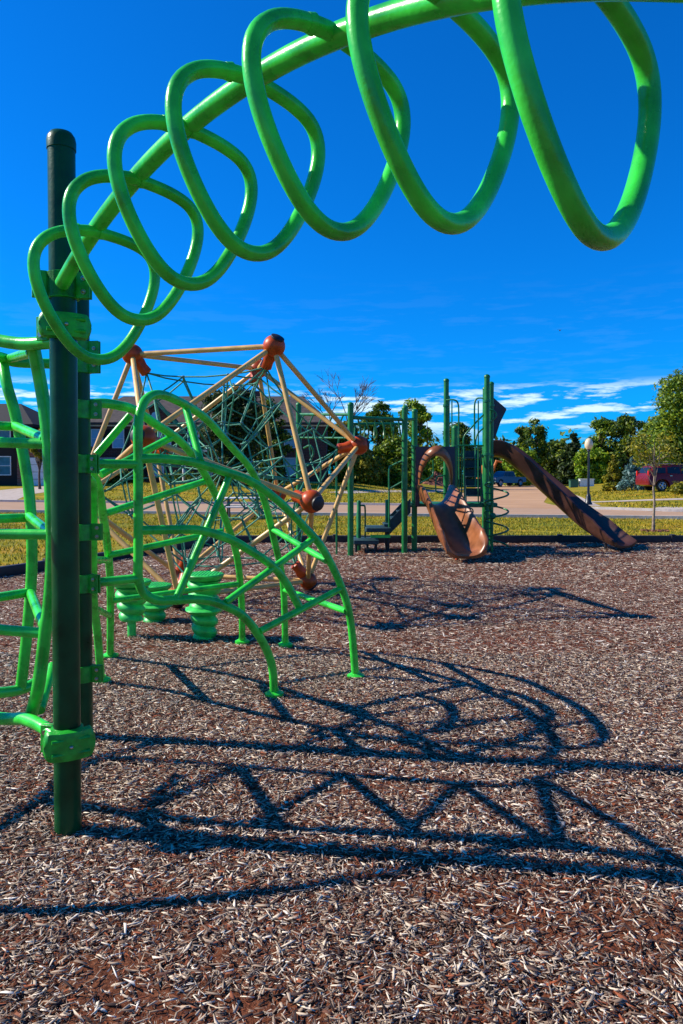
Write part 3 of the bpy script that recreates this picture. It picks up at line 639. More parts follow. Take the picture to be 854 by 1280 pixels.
for k, (x, y, h) in TP.items():
    tpost(t, x, y, h); collar(t, x, y, 0.97)
    if k in 'cef': collar(t, x, y, 3.1); collar(t, x, y, 2.0)
    if k in 'ab': collar(t, x, y, 2.15)
mb = MB(); mb.bevbox((1.9, 15.78, 0.95), (0.80, 1.10, 0.07), 0.03); mb.build('lower_deck', M['deck'], t)
mb = MB(); mb.bevbox((2.8, 15.82, 0.945), (0.88, 1.02, 0.09), 0.03); mb.build('lower_deck', M['deck'], t)
mb = MB(); mb.bevbox((2.82, 16.83, 2.0), (0.92, 0.86, 0.07), 0.03); mb.build('upper_deck', M['deck'], t)
# ladder between decks
mb = MB()
for i in range(5):
    z = 1.12+i*0.205; y = 15.98+i*0.075
    mb.bevbox((2.87, y, z), (0.34, 0.17, 0.03), 0.01); mb.box((2.87, y+0.08, z+0.09), (0.34, 0.012, 0.15))
mb.box((2.69, 16.15, 1.52), (0.02, 0.12, 1.1), Matrix.Rotation(-0.33, 3, 'X')); mb.box((3.05, 16.15, 1.52), (0.02, 0.12, 1.1), Matrix.Rotation(-0.33, 3, 'X'))
mb.build('step_ladder', M['step'], t)
def hoop(l, r=0.018, n='handrail', k=5):
    mb = MB(); mb.tube(smooth_path(pts3(l), k), r, 10); mb.build(n, M['rail'], t)
hoop([(580, 608, 15.9), (580, 566, 16.0), (580, 547, 16.0), (589, 535, 16.0), (600, 523, 16.1), (611, 513, 16.2), (618, 514, 16.2), (620, 521, 16.2), (608, 532, 16.2), (596, 545, 16.1), (594.5, 568, 16.0), (594.5, 608, 15.9)])
hoop([(558, 500, 16.2), (568, 500, 16.1), (573, 506, 16.1), (573.5, 530, 16.1), (573.5, 557, 16.1)])
hoop([(606, 498, 15.5), (597, 498, 15.6), (593.5, 505, 15.6), (593.3, 530, 15.6), (593.3, 556, 15.6)])
for x in (565, 598): hoop([(x, 501, 16.0), (x, 628, 16.0)], 0.014, 'barrier_bar', 1)
for x in (574, 577.2, 580.6, 598, 601.2): hoop([(x, 557, 15.4), (x, 630, 15.4)], 0.014, 'barrier_bar', 1)
hoop([(570, 557, 15.35), (606, 557, 15.35)], 0.018, 'barrier_bar', 1)
hoop([(545, 600, 16.3), (545, 613, 16.3), (549, 616, 16.3), (556, 617, 16.3)], 0.016); hoop([(556, 594, 16.3), (547, 596, 16.3), (545, 602, 16.3)], 0.016)
hoop([(541.5, 575, 16.5), (541.5, 592, 16.5), (536, 598, 16.2), (521, 606, 15.7)], 0.016)
hoop([(575, 634, 15.1), (590, 636, 15.1), (590, 644, 15.1), (582, 648, 15.1)], 0.014); hoop([(580, 650, 15.1), (588, 652, 15.1), (589, 668, 15.1), (582, 670, 15.1)], 0.014)
# transfer steps and stair on the left of the tower
ts = thing('transfer_steps', 'low dark platforms with green handrails leading up to the tower from the left', 'steps', (0.8, 15.4, 0))
mb = MB(); c = at(457, 675, 15.2); mb.bevbox((c.x, c.y, 0.22), (0.52, 0.8, 0.09), 0.03); mb.build('platform', M['step'], ts); mb = MB(); c2 = at(472, 661, 15.3); mb.bevbox((c2.x, c2.y, 0.46), (0.52, 0.8, 0.09), 0.03); mb.build('platform', M['step'], ts)
mb = MB(); mb.box((c2.x+0.04, c2.y-0.41, 0.335), (0.40, 0.02, 0.06)); mb.build('riser', M['pod'], ts)
mb = MB()
a0 = at(487, 664, 15.2); a1 = at(514, 634, 15.2)
for i in range(4):
    k = i/3; mb.bevbox((a0.x+(a1.x-a0.x)*k, 15.55, 0.46+0.13*(i+0.6)), (0.22, 0.75, 0.035), 0.01)
for yy in (15.15, 15.95): mb.prism([(0, 0), (0.45, 0.46), (0.45, 0.76), (0, 0.28)], (a0.x-0.02, yy, 0.34), (1, 0, 0), (0, 0, 1), 0.03)
mb.build('stair_flight', M['step'], ts)
for x, yt, yb, Y in ((448.7, 626, 681, 15.3), (484, 625, 675, 15.7), (448, 640, 672, 16.0)):
    p = at(x, yb, Y); q = at(x, yt, Y); mb = MB(); mb.lathe([(0.042, -0.05), (0.042, q.z-0.02), (0.034, q.z), (0.01, q.z+0.012)], (p.x, p.y, 0), 14); mb.build('short_post', M['postb'], ts)
def tsr(l, r=0.018): mb = MB(); mb.tube(smooth_path(pts3(l), 5), r, 8); mb.build('handrail', M['rail'], ts)
tsr([(449, 632, 15.3), (454, 632, 15.3), (456.5, 636, 15.3), (456.5, 672, 15.3)])
tsr([(486.5, 668, 15.1), (486.5, 620, 15.1), (486.5, 588, 15.1), (490, 582, 15.1), (505, 575, 15.0)]); tsr([(487, 611, 15.1), (505, 601, 15.0)])
for x, y in ((c.x-0.2, c.y-0.3), (c.x+0.2, c.y-0.3), (c2.x+0.2, c2.y-0.3), (c2.x-0.2, c2.y+0.3), (c2.x+0.2, c2.y+0.3)):
    mb = MB(); mb.lathe([(0.03, -0.03), (0.03, 0.42 if x > c.x+0.21 else 0.2)], (x, y, 0), 10); mb.build('leg', M['timber'], ts)
# short slide with its hood panel
s = thing('short_slide', 'short wide bronze slide with dark arched hood panel, facing the viewer', 'slide', (2.2, 13.4, 0))
sp = [(0, 1.90, 15.15, 0.98, 0.30), (1, 1.94, 14.9, 0.95, 0.30), (2, 2.0, 14.55, 0.76, 0.31), (3, 2.07, 14.2, 0.52, 0.33), (4, 2.14, 13.85, 0.31, 0.34), (5, 2.18, 13.5, 0.20, 0.345), (6, 2.21, 13.25, 0.17, 0.345), (7, 2.22, 13.12, 0.13, 0.29)]
def slide_skin(sp, parent, mat, wallh=0.21, matwall=None, lip=0.05):
    C_ = smooth_path([V3(a[1], a[2], a[3]) for a in sp], 6); W_ = [p.x for p in smooth_path([V3(a[4], 0, 0) for a in sp], 6)]
    rows = []; n = len(C_)
    for i, c in enumerate(C_):
        d = (C_[min(i+1, n-1)]-C_[max(i-1, 0)]).normalized(); sd = d.cross(V3(0, 0, 1)).normalized(); up = sd.cross(d).normalized(); wd = W_[i]
        wh = wallh*(1 if i < n-12 else 0.25+0.75*(n-1-i)/11)
        row = []
        # inner profile (half U) then rolled rim then outside
        for k in range(-8, 9):
            u = k/8; prof = abs(u)**3.2; row.append(c+sd*(u*wd)+up*(prof*wh))
        rim = lip
        row += [c+sd*(wd+rim*0.45)+up*(wh+0.028), c+sd*(wd+rim)+up*(wh+0.01), c+sd*(wd+rim*0.9)+up*(wh-0.05), c+sd*(wd+0.012)+up*(wh*0.5-0.03)]
        for k in range(8, -9, -2):
            u = k/8; prof = abs(u)**3.2; row.append(c+sd*(u*(wd+0.004))+up*(prof*wh*0.4-0.05))
        row += [c-sd*(wd+0.012)+up*(wh*0.5-0.03), c-sd*(wd+rim*0.9)+up*(wh-0.05), c-sd*(wd+rim)+up*(wh+0.01), c-sd*(wd+rim*0.45)+up*(wh+0.028)]
        rows.append(row)
    mb = MB(); mb.sweep(rows); return mb.build('chute', mat, parent, ang=60)
ch = slide_skin(sp, s, M['bronze'], 0.38, lip=0.075)
# hood: flat panel with arched opening, and a projecting arch
hw = 0.40; oy = 15.12; ox = 1.915; mbp = MB(); zlo = 0.92; zhi = 2.15
def arch(u): # opening outline, u 0..1 from left foot over the top to right foot
    a = PI*(1-u); return (0.315*math.cos(a)*(1 if abs(math.cos(a)) < 0.98 else 1), 1.30+0.66*math.sin(a)**0.9 if math.sin(a) > 0 else 1.30)
n = 28; outer = []; inner = []
for i in range(n+1):
    x, z = arch(i/n); inner.append((x, z)); outer.append((-hw+2*hw*i/n, zhi))
inn = [(-0.315, zlo)]+inner+[(0.315, zlo)]; out = [(-hw, zlo)]+[(-hw, 1.30+(zhi-1.30)*min(1, i/6)) if i < 6 else ((hw, 1.30+(zhi-1.30)*min(1, (n-i)/6)) if i > n-6 else (-hw+2*hw*(i-6)/(n-12), zhi)) for i in range(n+1)]+[(hw, zlo)]
vs = [V3(ox+x, oy+0.02, z) for x, z in out]+[V3(ox+x, oy+0.02, z) for x, z in inn]+[V3(ox+x, oy-0.02, z) for x, z in out]+[V3(ox+x, oy-0.02, z) for x, z in inn]
m_ = len(out); fs = []
for i in range(m_-1):
    fs += [(i, i+1, m_+i+1, m_+i), (2*m_+i, 3*m_+i, 3*m_+i+1, 2*m_+i+1), (i, 2*m_+i, 2*m_+i+1, i+1), (m_+i, m_+i+1, 3*m_+i+1, 3*m_+i)]
fs += [(0, m_, 3*m_, 2*m_), (m_-1, 3*m_-1, 4*m_-1, 2*m_-1)]
mbp.add(vs, fs); mbp.build('hood_panel', M['navy'], s, ang=30)
rows = []
for i in range(n+1):
    x, z = arch(i/n); dx = x/0.4; k = 0.5+0.5*math.sin(PI*i/n)
    o = V3(ox+x, oy, z); nr = V3(x*1.6, 0, max(0, z-1.3)*1.1+0.02).normalized()
    k = max(0, math.sin(PI*i/n))**1.5; rows.append([o+V3(0, -0.02, 0), o+V3(0, -0.04-0.36*k, 0)+nr*(0.0), o+V3(0, -0.055-0.37*k, 0)+nr*(0.015+0.06*k), o+V3(0, -0.04-0.28*k, 0)+nr*(0.03+0.17*k), o+V3(0, -0.02, 0)+nr*(0.035+0.15*k)])
mb = MB(); mb.sweep(rows); mb.build('arched_hood', M['bronze'], s, ang=60)
mb = MB(); mb.tube([V3(2.16, 13.6, 0.15), V3(2.12, 13.62, -0.04)], 0.03, 10); mb.build('foot', M['ball'], s)
# wave slide
wv = thing('wave_slide', 'long dark brown curved slide running down to the right from the tower', 'slide', (5.3, 15.2, 0))
wp = [(0, 3.33, 16.85, 2.02, 0.26), (1, 3.65, 16.8, 2.00, 0.26), (2, 4.0, 16.65, 1.72, 0.26), (3, 4.35, 16.5, 1.37, 0.26), (4, 4.7, 16.3, 1.02, 0.26), (5, 5.05, 16.05, 0.66, 0.27), (6, 5.35, 15.75, 0.38, 0.27), (7, 5.62, 15.4, 0.20, 0.29), (8, 5.82, 15.1, 0.12, 0.30)]
wp = [(a[0], a[1], a[2], a[3], a[4]) for a in wp]
slide_skin(wp, wv, M['brown'], 0.30, lip=0.06)
mb = MB()
tri = [(612.5, 498.5), (630, 513.5), (622.5, 529), (616, 549), (612.5, 549)]
for Y in (16.5, 17.15):
    mb.prism([((p[0]-427)/F*16.7, 1.6+(HOR-p[1])/F*16.7) for p in tri], (0, Y, 0), (1, 0, 0), (0, 0, 1), 0.035)
q0 = [((p[0]-427)/F*16.7, 1.6+(HOR-p[1])/F*16.7) for p in tri[:2]]
mb.add([V3(q0[0][0], 16.51, q0[0][1]), V3(q0[1][0], 16.51, q0[1][1]), V3(q0[1][0], 17.14, q0[1][1]), V3(q0[0][0], 17.14, q0[0][1]), V3(q0[0][0], 16.51, q0[0][1]+0.03), V3(q0[1][0], 16.51, q0[1][1]+0.03), V3(q0[1][0], 17.14, q0[1][1]+0.03), V3(q0[0][0], 17.14, q0[0][1]+0.03)], [(0, 1, 2, 3), (7, 6, 5, 4), (0, 4, 5, 1), (1, 5, 6, 2), (2, 6, 7, 3), (3, 7, 4, 0)])
mb.build('entry_hood', M['navy'], wv, smooth=False)
for (x, y, z) in ((5.55, 15.5, 0.2),):
    mb = MB(); mb.tube([V3(x, y, -0.03), V3(x, y, z-0.06)], 0.03, 10); mb.build('foot', M['timber'], wv)
# spiral climber
sc_ = thing('spiral_climber', 'thin green corkscrew climber round a pole, right of the tower posts', 'climber', (3.16, 15.05, 0))
mb = MB(); pp = [V3(3.16+0.235*math.cos(2*PI*u/24), 15.05+0.235*math.sin(2*PI*u/24), 0.12+0.36*u/24) for u in range(0, 88)]; mb.tube(pp, 0.019, 10); mb.build('coil', M['rail'], sc_)
mb = MB(); mb.tube([V3(3.06, 15.0, -0.03), V3(3.06, 15.0, 1.9)], 0.026, 12); mb.build('pole', M['postb'], sc_)
mb = MB(); mb.ball((3.07, 14.98, 0.74), (0.07, 0.05, 0.07)); mb.build('hub', M['rail'], sc_)
for z in (0.48, 0.84, 1.2):
    mb = MB(); mb.tube([V3(3.06, 15.0, z), V3(3.16-0.235, 15.05, z)], 0.015, 8); mb.build('bracket', M['rail'], sc_)
# overhead ladder left of the tower
hl = thing('horizontal_ladder', 'dark green overhead ladder on tall posts between the net dome and tower', 'monkey bars', (0.2, 14.6, 0))
for (px, top, Y) in ((438.4, 504.5, 14.35), (506.1, 508.7, 14.7), (373.5, 504.5, 16.0)):
    q = at(px, top, Y); tpost(hl, q.x, q.y, q.z)
def hbar(a, b, r=0.034): mb = MB(); mb.tube([at(*a), at(*b)], r, 12); mb.build('side_rail', M['rail'], hl)
hbar((441, 522, 14.35), (504, 524.5, 14.7), 0.036); hbar((373.5, 518, 16.0), (438, 518, 14.4), 0.032); hbar((374, 547, 16.0), (438, 547.5, 14.4), 0.02); hbar((437, 530, 15.4), (511, 530, 15.9), 0.03); hbar((506, 524.5, 14.7), (519, 524, 15.2), 0.03)
for k in range(6):
    f0 = (k+0.6)/6.2; a = at(441, 522, 14.35).lerp(at(504, 524.5, 14.7), f0); b = at(437, 530, 15.4).lerp(at(511, 530, 15.9), f0)
    mb = MB(); mb.tube(smooth_path([a, a+V3(0.06, 0.12, -0.30), b+V3(-0.02, -0.12, -0.30), b], 3), 0.016, 8); mb.build('rung', M['rail'], hl)
for k in range(5):
    f0 = (k+0.6)/5.2; a = at(373.5, 518, 16.0).lerp(at(438, 518, 14.4), f0); b = at(374, 547, 16.0).lerp(at(438, 547.5, 14.4), f0)
    mb = MB(); mb.tube([a, b+V3(-0.22, 0, 0)], 0.016, 8); mb.build('rung', M['rail'], hl)
sp_ = MB(); q = at(421, 690, 14.5); q1 = at(421, 573, 14.5); q2 = at(424, 548, 14.4)
sp_.tube(smooth_path([V3(q.x, q.y, -0.03), V3(q.x, q.y, 1.0), q1, q2], 4), 0.02, 10); o = sp_.build('sliding_pole', M['rail'], hl)
mb = MB(); mb.tube(smooth_path(pts3([(380, 560, 15.8), (388, 557, 15.6), (392, 566, 15.6), (388, 576, 15.6)]), 5), 0.022, 8); mb.build('hand_loop', M['rail'], hl)
# ------------------------------------------------------------------ trees
def leaves(cl, per, leaf, mat, parent, name='crown', spread=1.0, up=0.4):
    cl = np.array(cl, float); n = len(cl)*per
    c = np.repeat(cl, per, 0); d = RNG.normal(0, 1, (n, 3)); d /= np.linalg.norm(d, axis=1)[:, None]
    rad = RNG.random(n)**(1/1.6)*RNG.uniform(0.8, 1.35, n)
    p = c[:, :3]+d*(rad*c[:, 3])[:, None]*np.array([1, 1, 0.8])*spread
    nr = d*0.7+RNG.normal(0, 0.6, (n, 3)); nr[:, 2] += up; nr /= np.linalg.norm(nr, axis=1)[:, None]
    a = np.cross(nr, RNG.normal(0, 1, (n, 3))); a /= np.linalg.norm(a, axis=1)[:, None]; b = np.cross(nr, a)
    s = (RNG.uniform(0.5, 1.1, n)*leaf)[:, None]
    v = np.stack([p-a*s, p+b*s*0.45, p+a*s, p-b*s*0.45], 1).reshape(-1, 3)
    o = big(name, v, np.arange(len(v)), 4, mat); lchild(o, parent); return o
def limb_mesh(base, top, r, limbs, mat, parent, name='trunk'):
    mb = MB(); k = 6; P = [base.lerp(top, i/k)+V3(random.uniform(-1, 1), random.uniform(-1, 1), 0)*r*0.5*(0 < i < k) for i in range(k+1)]
    mb.tube(P, [r*(1.25 if i == 0 else 1-0.75*i/k) for i in range(k+1)], 10)
    for a, b, rr in limbs:
        m = (Vector(a)+Vector(b))/2+V3(random.uniform(-.1, .1), random.uniform(-.1, .1), 0.08)*(Vector(b)-Vector(a)).length
        mb.tube([a, m, b], [rr, rr*0.65, rr*0.25], 7)
    o = mb.build(name, mat); lchild(o, parent); return o
def tree(px, ytop, Y, wpx, kind, label, ybase=None, leaf=None, nc=100, per=150, trunkf=0.22, cone=False, name='broadleaf_tree', group='trees beyond the road', dx=0, shape=1.0, bark='bark'):
    x = (px-427)/F*Y; w = wpx/F*Y/2; z0 = gz(x, Y); top = EYE+(HOR-ytop)/F*Y; h = top-z0
    t = thing(name, label, 'tree', (x, Y, z0), group)
    cl = []; limbs = []
    zb = h*trunkf
    for i in range(nc):
        u = random.random(); a = random.uniform(0, 2*PI)
        if cone:
            zz = zb+(h-zb)*(u**1.25)*0.97; rad = w*(1-(zz-zb)/(h-zb))*0.95+0.05*w; rr = rad*random.uniform(0.55, 1.0); cr = max(0.10*w, 0.34*rad+0.06*w)
            cl.append((rr*math.cos(a), rr*math.sin(a), zz, cr))
        elif trunkf < 0.09:
            zz = h*(0.05+0.95*random.random()**0.82); q = zz/h; prof = (0.90 if q < 0.45 else math.sqrt(max(0.05, 1-((q-0.45)/0.60)**2)))*(0.86+0.2*math.sin(5*q+px))
            cr = w*random.uniform(0.14, 0.30); rad = max(0.0, w*prof-cr*0.6)*random.random()**0.6*1.05*(0.9+0.2*math.sin(3*a+px)); cl.append((rad*math.cos(a), rad*math.sin(a), max(cr*0.5, zz-cr*0.6), cr))
        else:
            cz_ = zb+(h-zb)*0.52; hz = (h-zb)*0.46; ph_ = math.acos(random.uniform(-0.9, 1)); q = random.uniform(0.55, 0.95)
            cr = w*random.uniform(0.12, 0.30)
            pt = (max(0.1, w-cr*0.8)*q*math.sin(ph_)*math.cos(a)*random.uniform(0.8, 1.08), max(0.1, w-cr*0.8)*q*math.sin(ph_)*math.sin(a), cz_+(hz-cr*0.5)*q*math.cos(ph_)*1.05, cr); cl.append(pt)
    if leaf is None: leaf = 0.0032*Y
    leaves(cl, per, leaf, FOL[kind], t)
    for c in random.sample(cl, min(12, len(cl))):
        s0 = V3(0, 0, zb*0.8+(c[2]-zb)*0.35*random.random()); limbs.append((s0, V3(*c[:3]), h*0.010))
    limb_mesh(V3(0, 0, -0.1), V3(0, 0, h*(0.9 if cone else 0.72)), h*0.020, limbs, M[bark], t)
    return t
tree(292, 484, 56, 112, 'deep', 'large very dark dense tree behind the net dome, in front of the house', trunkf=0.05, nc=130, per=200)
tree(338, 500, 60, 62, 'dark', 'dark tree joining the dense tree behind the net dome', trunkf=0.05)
tree(378, 512, 66, 74, 'mid', 'green tree behind the left post of the overhead ladder', trunkf=0.03)
tree(432, 528, 70, 66, 'yellow', 'yellow green bushy tree below the bare branches', trunkf=0.03)
tree(476, 503, 74, 64, 'mid', 'tall green tree between the overhead ladder posts', trunkf=0.03, nc=56)
tree(518, 499, 76, 60, 'lit', 'light green tree rising behind the ladder post beside the tower', trunkf=0.04, nc=52)
tree(496, 545, 66, 80, 'mid', 'lower leafy tree behind the transfer steps', trunkf=0.02)
tree(452, 560, 64, 74, 'yellow', 'low yellow green tree seen right of the orange ball joint', trunkf=0.02)
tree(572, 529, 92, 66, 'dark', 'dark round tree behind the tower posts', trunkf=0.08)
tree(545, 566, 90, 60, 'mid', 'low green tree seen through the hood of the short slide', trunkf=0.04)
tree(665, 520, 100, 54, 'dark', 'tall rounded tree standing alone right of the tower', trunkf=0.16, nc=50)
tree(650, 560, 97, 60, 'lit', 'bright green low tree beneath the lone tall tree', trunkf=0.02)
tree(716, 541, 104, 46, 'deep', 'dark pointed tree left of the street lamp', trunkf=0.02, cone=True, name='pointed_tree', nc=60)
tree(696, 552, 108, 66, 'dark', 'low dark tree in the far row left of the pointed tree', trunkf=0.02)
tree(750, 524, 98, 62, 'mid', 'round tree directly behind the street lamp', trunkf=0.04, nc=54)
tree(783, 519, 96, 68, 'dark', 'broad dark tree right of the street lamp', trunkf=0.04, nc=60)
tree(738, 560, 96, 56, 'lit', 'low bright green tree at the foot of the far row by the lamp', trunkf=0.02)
tree(858, 463, 56, 132, 'mid', 'big light green tree at the right edge above the maroon car', trunkf=0.03, nc=170, per=210)
tree(822, 520, 60, 66, 'mid', 'green tree left of and below the big right edge tree', trunkf=0.02)
tree(767, 566, 58, 26, 'yellow', 'narrow olive conifer left of the blue spruce', trunkf=0.02, cone=True, name='conifer', nc=40)
tree(790, 572, 55, 32, 'blue', 'small blue spruce left of the maroon car', trunkf=0.03, cone=True, name='conifer', nc=44, per=120)
tree(808, 580, 57, 26, 'blue', 'second bluish spruce partly behind the maroon car', trunkf=0.03, cone=True, name='conifer', nc=36, per=120)
tree(50, 527, 52, 30, 'yellow', 'small yellow leaved tree by the garage of the left house', trunkf=0.3, nc=26, per=100)
tree(628, 575, 112, 70, 'mid', 'low far tree behind the blue pickup', trunkf=0.02)
tree(600, 560, 110, 60, 'dark', 'dark far tree behind the excavator', trunkf=0.02)
# far wood that closes the horizon
def far_wood():
    cl = []
    for i in range(150):
        x = -190+400*i/150+random.uniform(-2, 2); y = 150+random.uniform(-10, 14); cl.append((x, y, random.uniform(1.5, 7.5), random.uniform(3, 5.5)))
    e = big_leaf(cl); return e
def big_leaf(cl):
    cl = np.array(cl); per = 90; n = len(cl)*per; c = np.repeat(cl, per, 0); d = RNG.normal(0, 1, (n, 3)); d /= np.linalg.norm(d, axis=1)[:, None]
    p = c[:, :3]+d*c[:, 3:4]*RNG.random((n, 1))**0.5; a = RNG.normal(0, 1, (n, 3)); a /= np.linalg.norm(a, axis=1)[:, None]; b = np.cross(a, d); b /= np.linalg.norm(b, axis=1)[:, None]
    v = np.stack([p-a*0.7, p+b*0.4, p+a*0.7, p-b*0.4], 1).reshape(-1, 3); o = big('distant_wood', v, np.arange(len(v)), 4, FOL['dark'], 'stuff')
    tagg(o, 'distant dark line of woods along the horizon', 'woods'); return o
far_wood()
# bare tree
x = (425-427)/F*72; t = thing('bare_tree', 'leafless tree with fine twigs rising above the green trees', 'tree', (x, 72, gz(x, 72)), 'trees beyond the road')
mb = MB(); random.seed(5)
def br(p, d, l, r, dep):
    q = p+d*l; mb.tube([p, (p+q)/2+V3(random.uniform(-1, 1), random.uniform(-1, 1), 0)*l*0.05, q], [r, r*0.8, r*0.6], 6)
    if dep == 0: return
    for k in range(3 if dep > 1 else 4):
        e = (d+V3(random.uniform(-1, 1), random.uniform(-1, 1), random.uniform(-0.15, 0.5))*0.62).normalized(); br(q, e, l*random.uniform(0.55, 0.85), r*0.6, dep-1)
br(V3(0, 0, 0), V3(0, 0, 1), 3.4, 0.17, 5); o = mb.build('trunk', M['bark']); lchild(o, t)
# young tree on the grass strip
q = at(817, 663, 20.8); t = thing('young_tree', 'slender young tree with sparse yellow green crown on the near lawn', 'tree', (q.x, q.y, -0.03))
cl = [(random.uniform(-0.62, 0.62), random.uniform(-0.55, 0.55), random.uniform(1.85, 2.75), 0.24) for i in range(40)]
leaves(cl, 22, 0.062, FOL['yellow'], t, up=0.2)
limb_mesh(V3(0, 0, -0.05), V3(0.0, 0, 2.5), 0.042, [(V3(0, 0, 1.2+0.9*random.random()), V3(*c[:3]), 0.012) for c in cl[:16]], M['palebark'], t)
mb = MB()
for i in range(70):
    a = random.uniform(0, 2*PI); rr = random.uniform(0.05, 0.42)**1; mb.box((rr*math.cos(a), rr*math.sin(a)*1.0, random.uniform(0.01, 0.05)), (0.09, 0.03, 0.015), Matrix.Rotation(random.uniform(0, PI), 3, 'Z'))
o = mb.build('mulch_ring', M['rubble'], smooth=False); lchild(o, t)
# ------------------------------------------------------------------ street lamp
q = at(735.5, 627, 38.5); z0 = gz(q.x, 38.5); t = thing('street_lamp', 'black street lamp with a pale acorn globe beside the footpath', 'street lamp', (q.x, 38.5, z0))
mb = MB(); mb.lathe([(0.20, -0.05), (0.20, 0.10), (0.15, 0.16), (0.13, 0.42), (0.09, 0.5), (0.065, 0.6), (0.05, 2.75), (0.08, 2.78), (0.08, 2.84), (0.05, 2.88)], n=20); lchild(mb.build('lamp_post', M['black']), t)
mb = MB(); mb.lathe([(0.10, 2.88), (0.19, 3.0), (0.22, 3.12), (0.19, 3.3), (0.12, 3.42), (0.03, 3.47)], n=20); lchild(mb.build('globe', M['globe']), t)
mb = MB(); mb.lathe([(0.05, 2.86), (0.13, 2.90), (0.11, 2.93)], n=16); lchild(mb.build('globe_holder', M['black']), t)
# ------------------------------------------------------------------ houses
def local_obj(mb, name, mat, par, **k): return lchild(mb.build(name, mat, **k), par)
def window(par, x, y, z, w_, h_, glass='glass', div=2, ny=-1, shutters=True):
    mb = MB(); f_ = 0.07
    for s in (-1, 1): mb.box((x+s*(w_/2), y+ny*0.03, z), (f_, 0.10, h_+f_)); mb.box((x, y+ny*0.03, z+s*h_/2), (w_-f_-0.004, 0.098, f_))
    mb.box((x, y+ny*0.035, z), (w_-f_-0.01, 0.05, 0.045))
    wf = local_obj(mb, 'window', M['white'], par, smooth=False)
    mb = MB(); mb.box((x, y+ny*0.006, z), (w_-f_, 0.02, h_-f_)); g_ = mb.build('pane', M[glass], smooth=False); lchild(g_, wf)
    if shutters:
        for s in (-1, 1):
            mb = MB(); mb.box((x+s*(w_/2+0.25), y+ny*0.03, z), (0.36, 0.05, h_+0.05))
            for k in range(int(h_/0.12)): mb.box((x+s*(w_/2+0.25), y+ny*0.06, z-h_/2+0.06+k*0.12), (0.30, 0.02, 0.05), Matrix.Rotation(0.4, 3, 'X'))
            lchild(mb.build('shutter', M['siding'], smooth=False), wf)
def hip_roof(w_, d_, z, rh, over=0.5, ridge=None):
    a, b = w_/2+over, d_/2+over; rd = ridge if ridge is not None else max(0.3, a-b); mb = MB()
    vs = [V3(-a, -b, z), V3(a, -b, z), V3(a, b, z), V3(-a, b, z), V3(-rd, 0, z+rh), V3(rd, 0, z+rh)]
    vs += [V3(-a, -b, z-0.2), V3(a, -b, z-0.2), V3(a, b, z-0.2), V3(-a, b, z-0.2)]
    mb.add(vs, [(0, 1, 5, 4), (1, 2, 5), (2, 3, 4, 5), (3, 0, 4), (6, 7, 1, 0), (7, 8, 2, 1), (8, 9, 3, 2), (9, 6, 0, 3), (9, 8, 7, 6)]); return mb
hx = (262-427)/F*66; z0 = gz(-14, 64)
h = thing('brick_house', 'large two storey brick house with grey shingle roof behind the net dome', 'house', (hx, 68, z0))
W_ = 21.0; D_ = 10.0; WH = 4.9
mb = MB(); mb.box((0, 0, WH/2), (W_, D_, WH)); local_obj(mb, 'wall', M['brick'], h, smooth=False)
rf = local_obj(hip_roof(W_, D_, WH+0.22, 2.75, 0.45, ridge=8.2), 'roof', M['roof'], h, smooth=False)
mb = MB(); mb.box((4.0, 1.2, WH+2.7), (0.9, 0.7, 1.7)); c_ = mb.build('chimney', M['brick'], smooth=False); lchild(c_, rf)
for gx in (-4.0, 3.6):
    mb = MB(); mb.prism([(-1.5, 0), (1.5, 0), (0, 1.35)], (gx, -D_/2-0.25, WH+0.3), (1, 0, 0), (0, 0, 1), 0.1); g_ = mb.build('dormer', M['brick'], smooth=False); lchild(g_, rf)
    mb = MB()
    for s in (-1, 1):
        n_ = [V3(gx, -D_/2-0.55, WH+1.75), V3(gx+s*1.9, -D_/2-0.55, WH+0.2), V3(gx+s*1.9, -D_/2+1.8, WH+0.55), V3(gx, -D_/2+3.4, WH+1.75)]
        mb.add(n_+[v-V3(0, 0, 0.1) for v in n_], [(0, 1, 2, 3), (7, 6, 5, 4), (0, 4, 5, 1), (1, 5, 6, 2), (2, 6, 7, 3), (3, 7, 4, 0)])
    g2 = mb.build('dormer_roof', M['roof'], smooth=False); lchild(g2, rf)
    mb = MB(); mb.lathe([(0.30, 0), (0.30, 0.03)], (gx, -D_/2-0.33, WH+0.8), 8, Matrix.Rotation(PI/2, 3, 'X')); g3 = mb.build('gable_window', M['blind'], smooth=False); lchild(g3, rf)
for x in (-9.0, -7.2, -3.2, -0.8, 2.2, 4.6, 7.4): window(h, x, -D_/2, 3.75, 0.95, 1.55, 'blind')
for x in (-8.1, -4.0, 4.4, 7.2): window(h, x, -D_/2, 1.35, 1.3, 1.5, 'blind')
mb = MB(); mb.box((0.2, -D_/2-0.02, 1.1), (1.2, 0.1, 2.2)); dr = local_obj(mb, 'door', M['white'], h, smooth=False)
mb = MB(); mb.box((0, -D_/2-0.05, WH+0.02), (W_+0.9, 0.16, 0.24)); local_obj(mb, 'gutter', M['white'], h, smooth=False)
for x in (-1.3, 1.7): mb = MB(); mb.lathe([(0.16, 0), (0.14, 2.6)], (x, -D_/2-1.5, 0), 14); local_obj(mb, 'porch_column', M['white'], h)
mb = MB(); mb.box((0.2, -D_/2-0.85, 2.7), (3.6, 1.6, 0.2)); local_obj(mb, 'porch_roof', M['white'], h)
mb = MB(); mb.box((0.2, -D_/2-0.9, 0.06), (3.4, 1.7, 0.2)); local_obj(mb, 'porch_floor', M['concrete'], h)
hx = -28.6; z0 = gz(-26, 54); h2 = thing('brick_house', 'dark house with black roof and white garage door at the left edge', 'house', (hx, 61, z0))
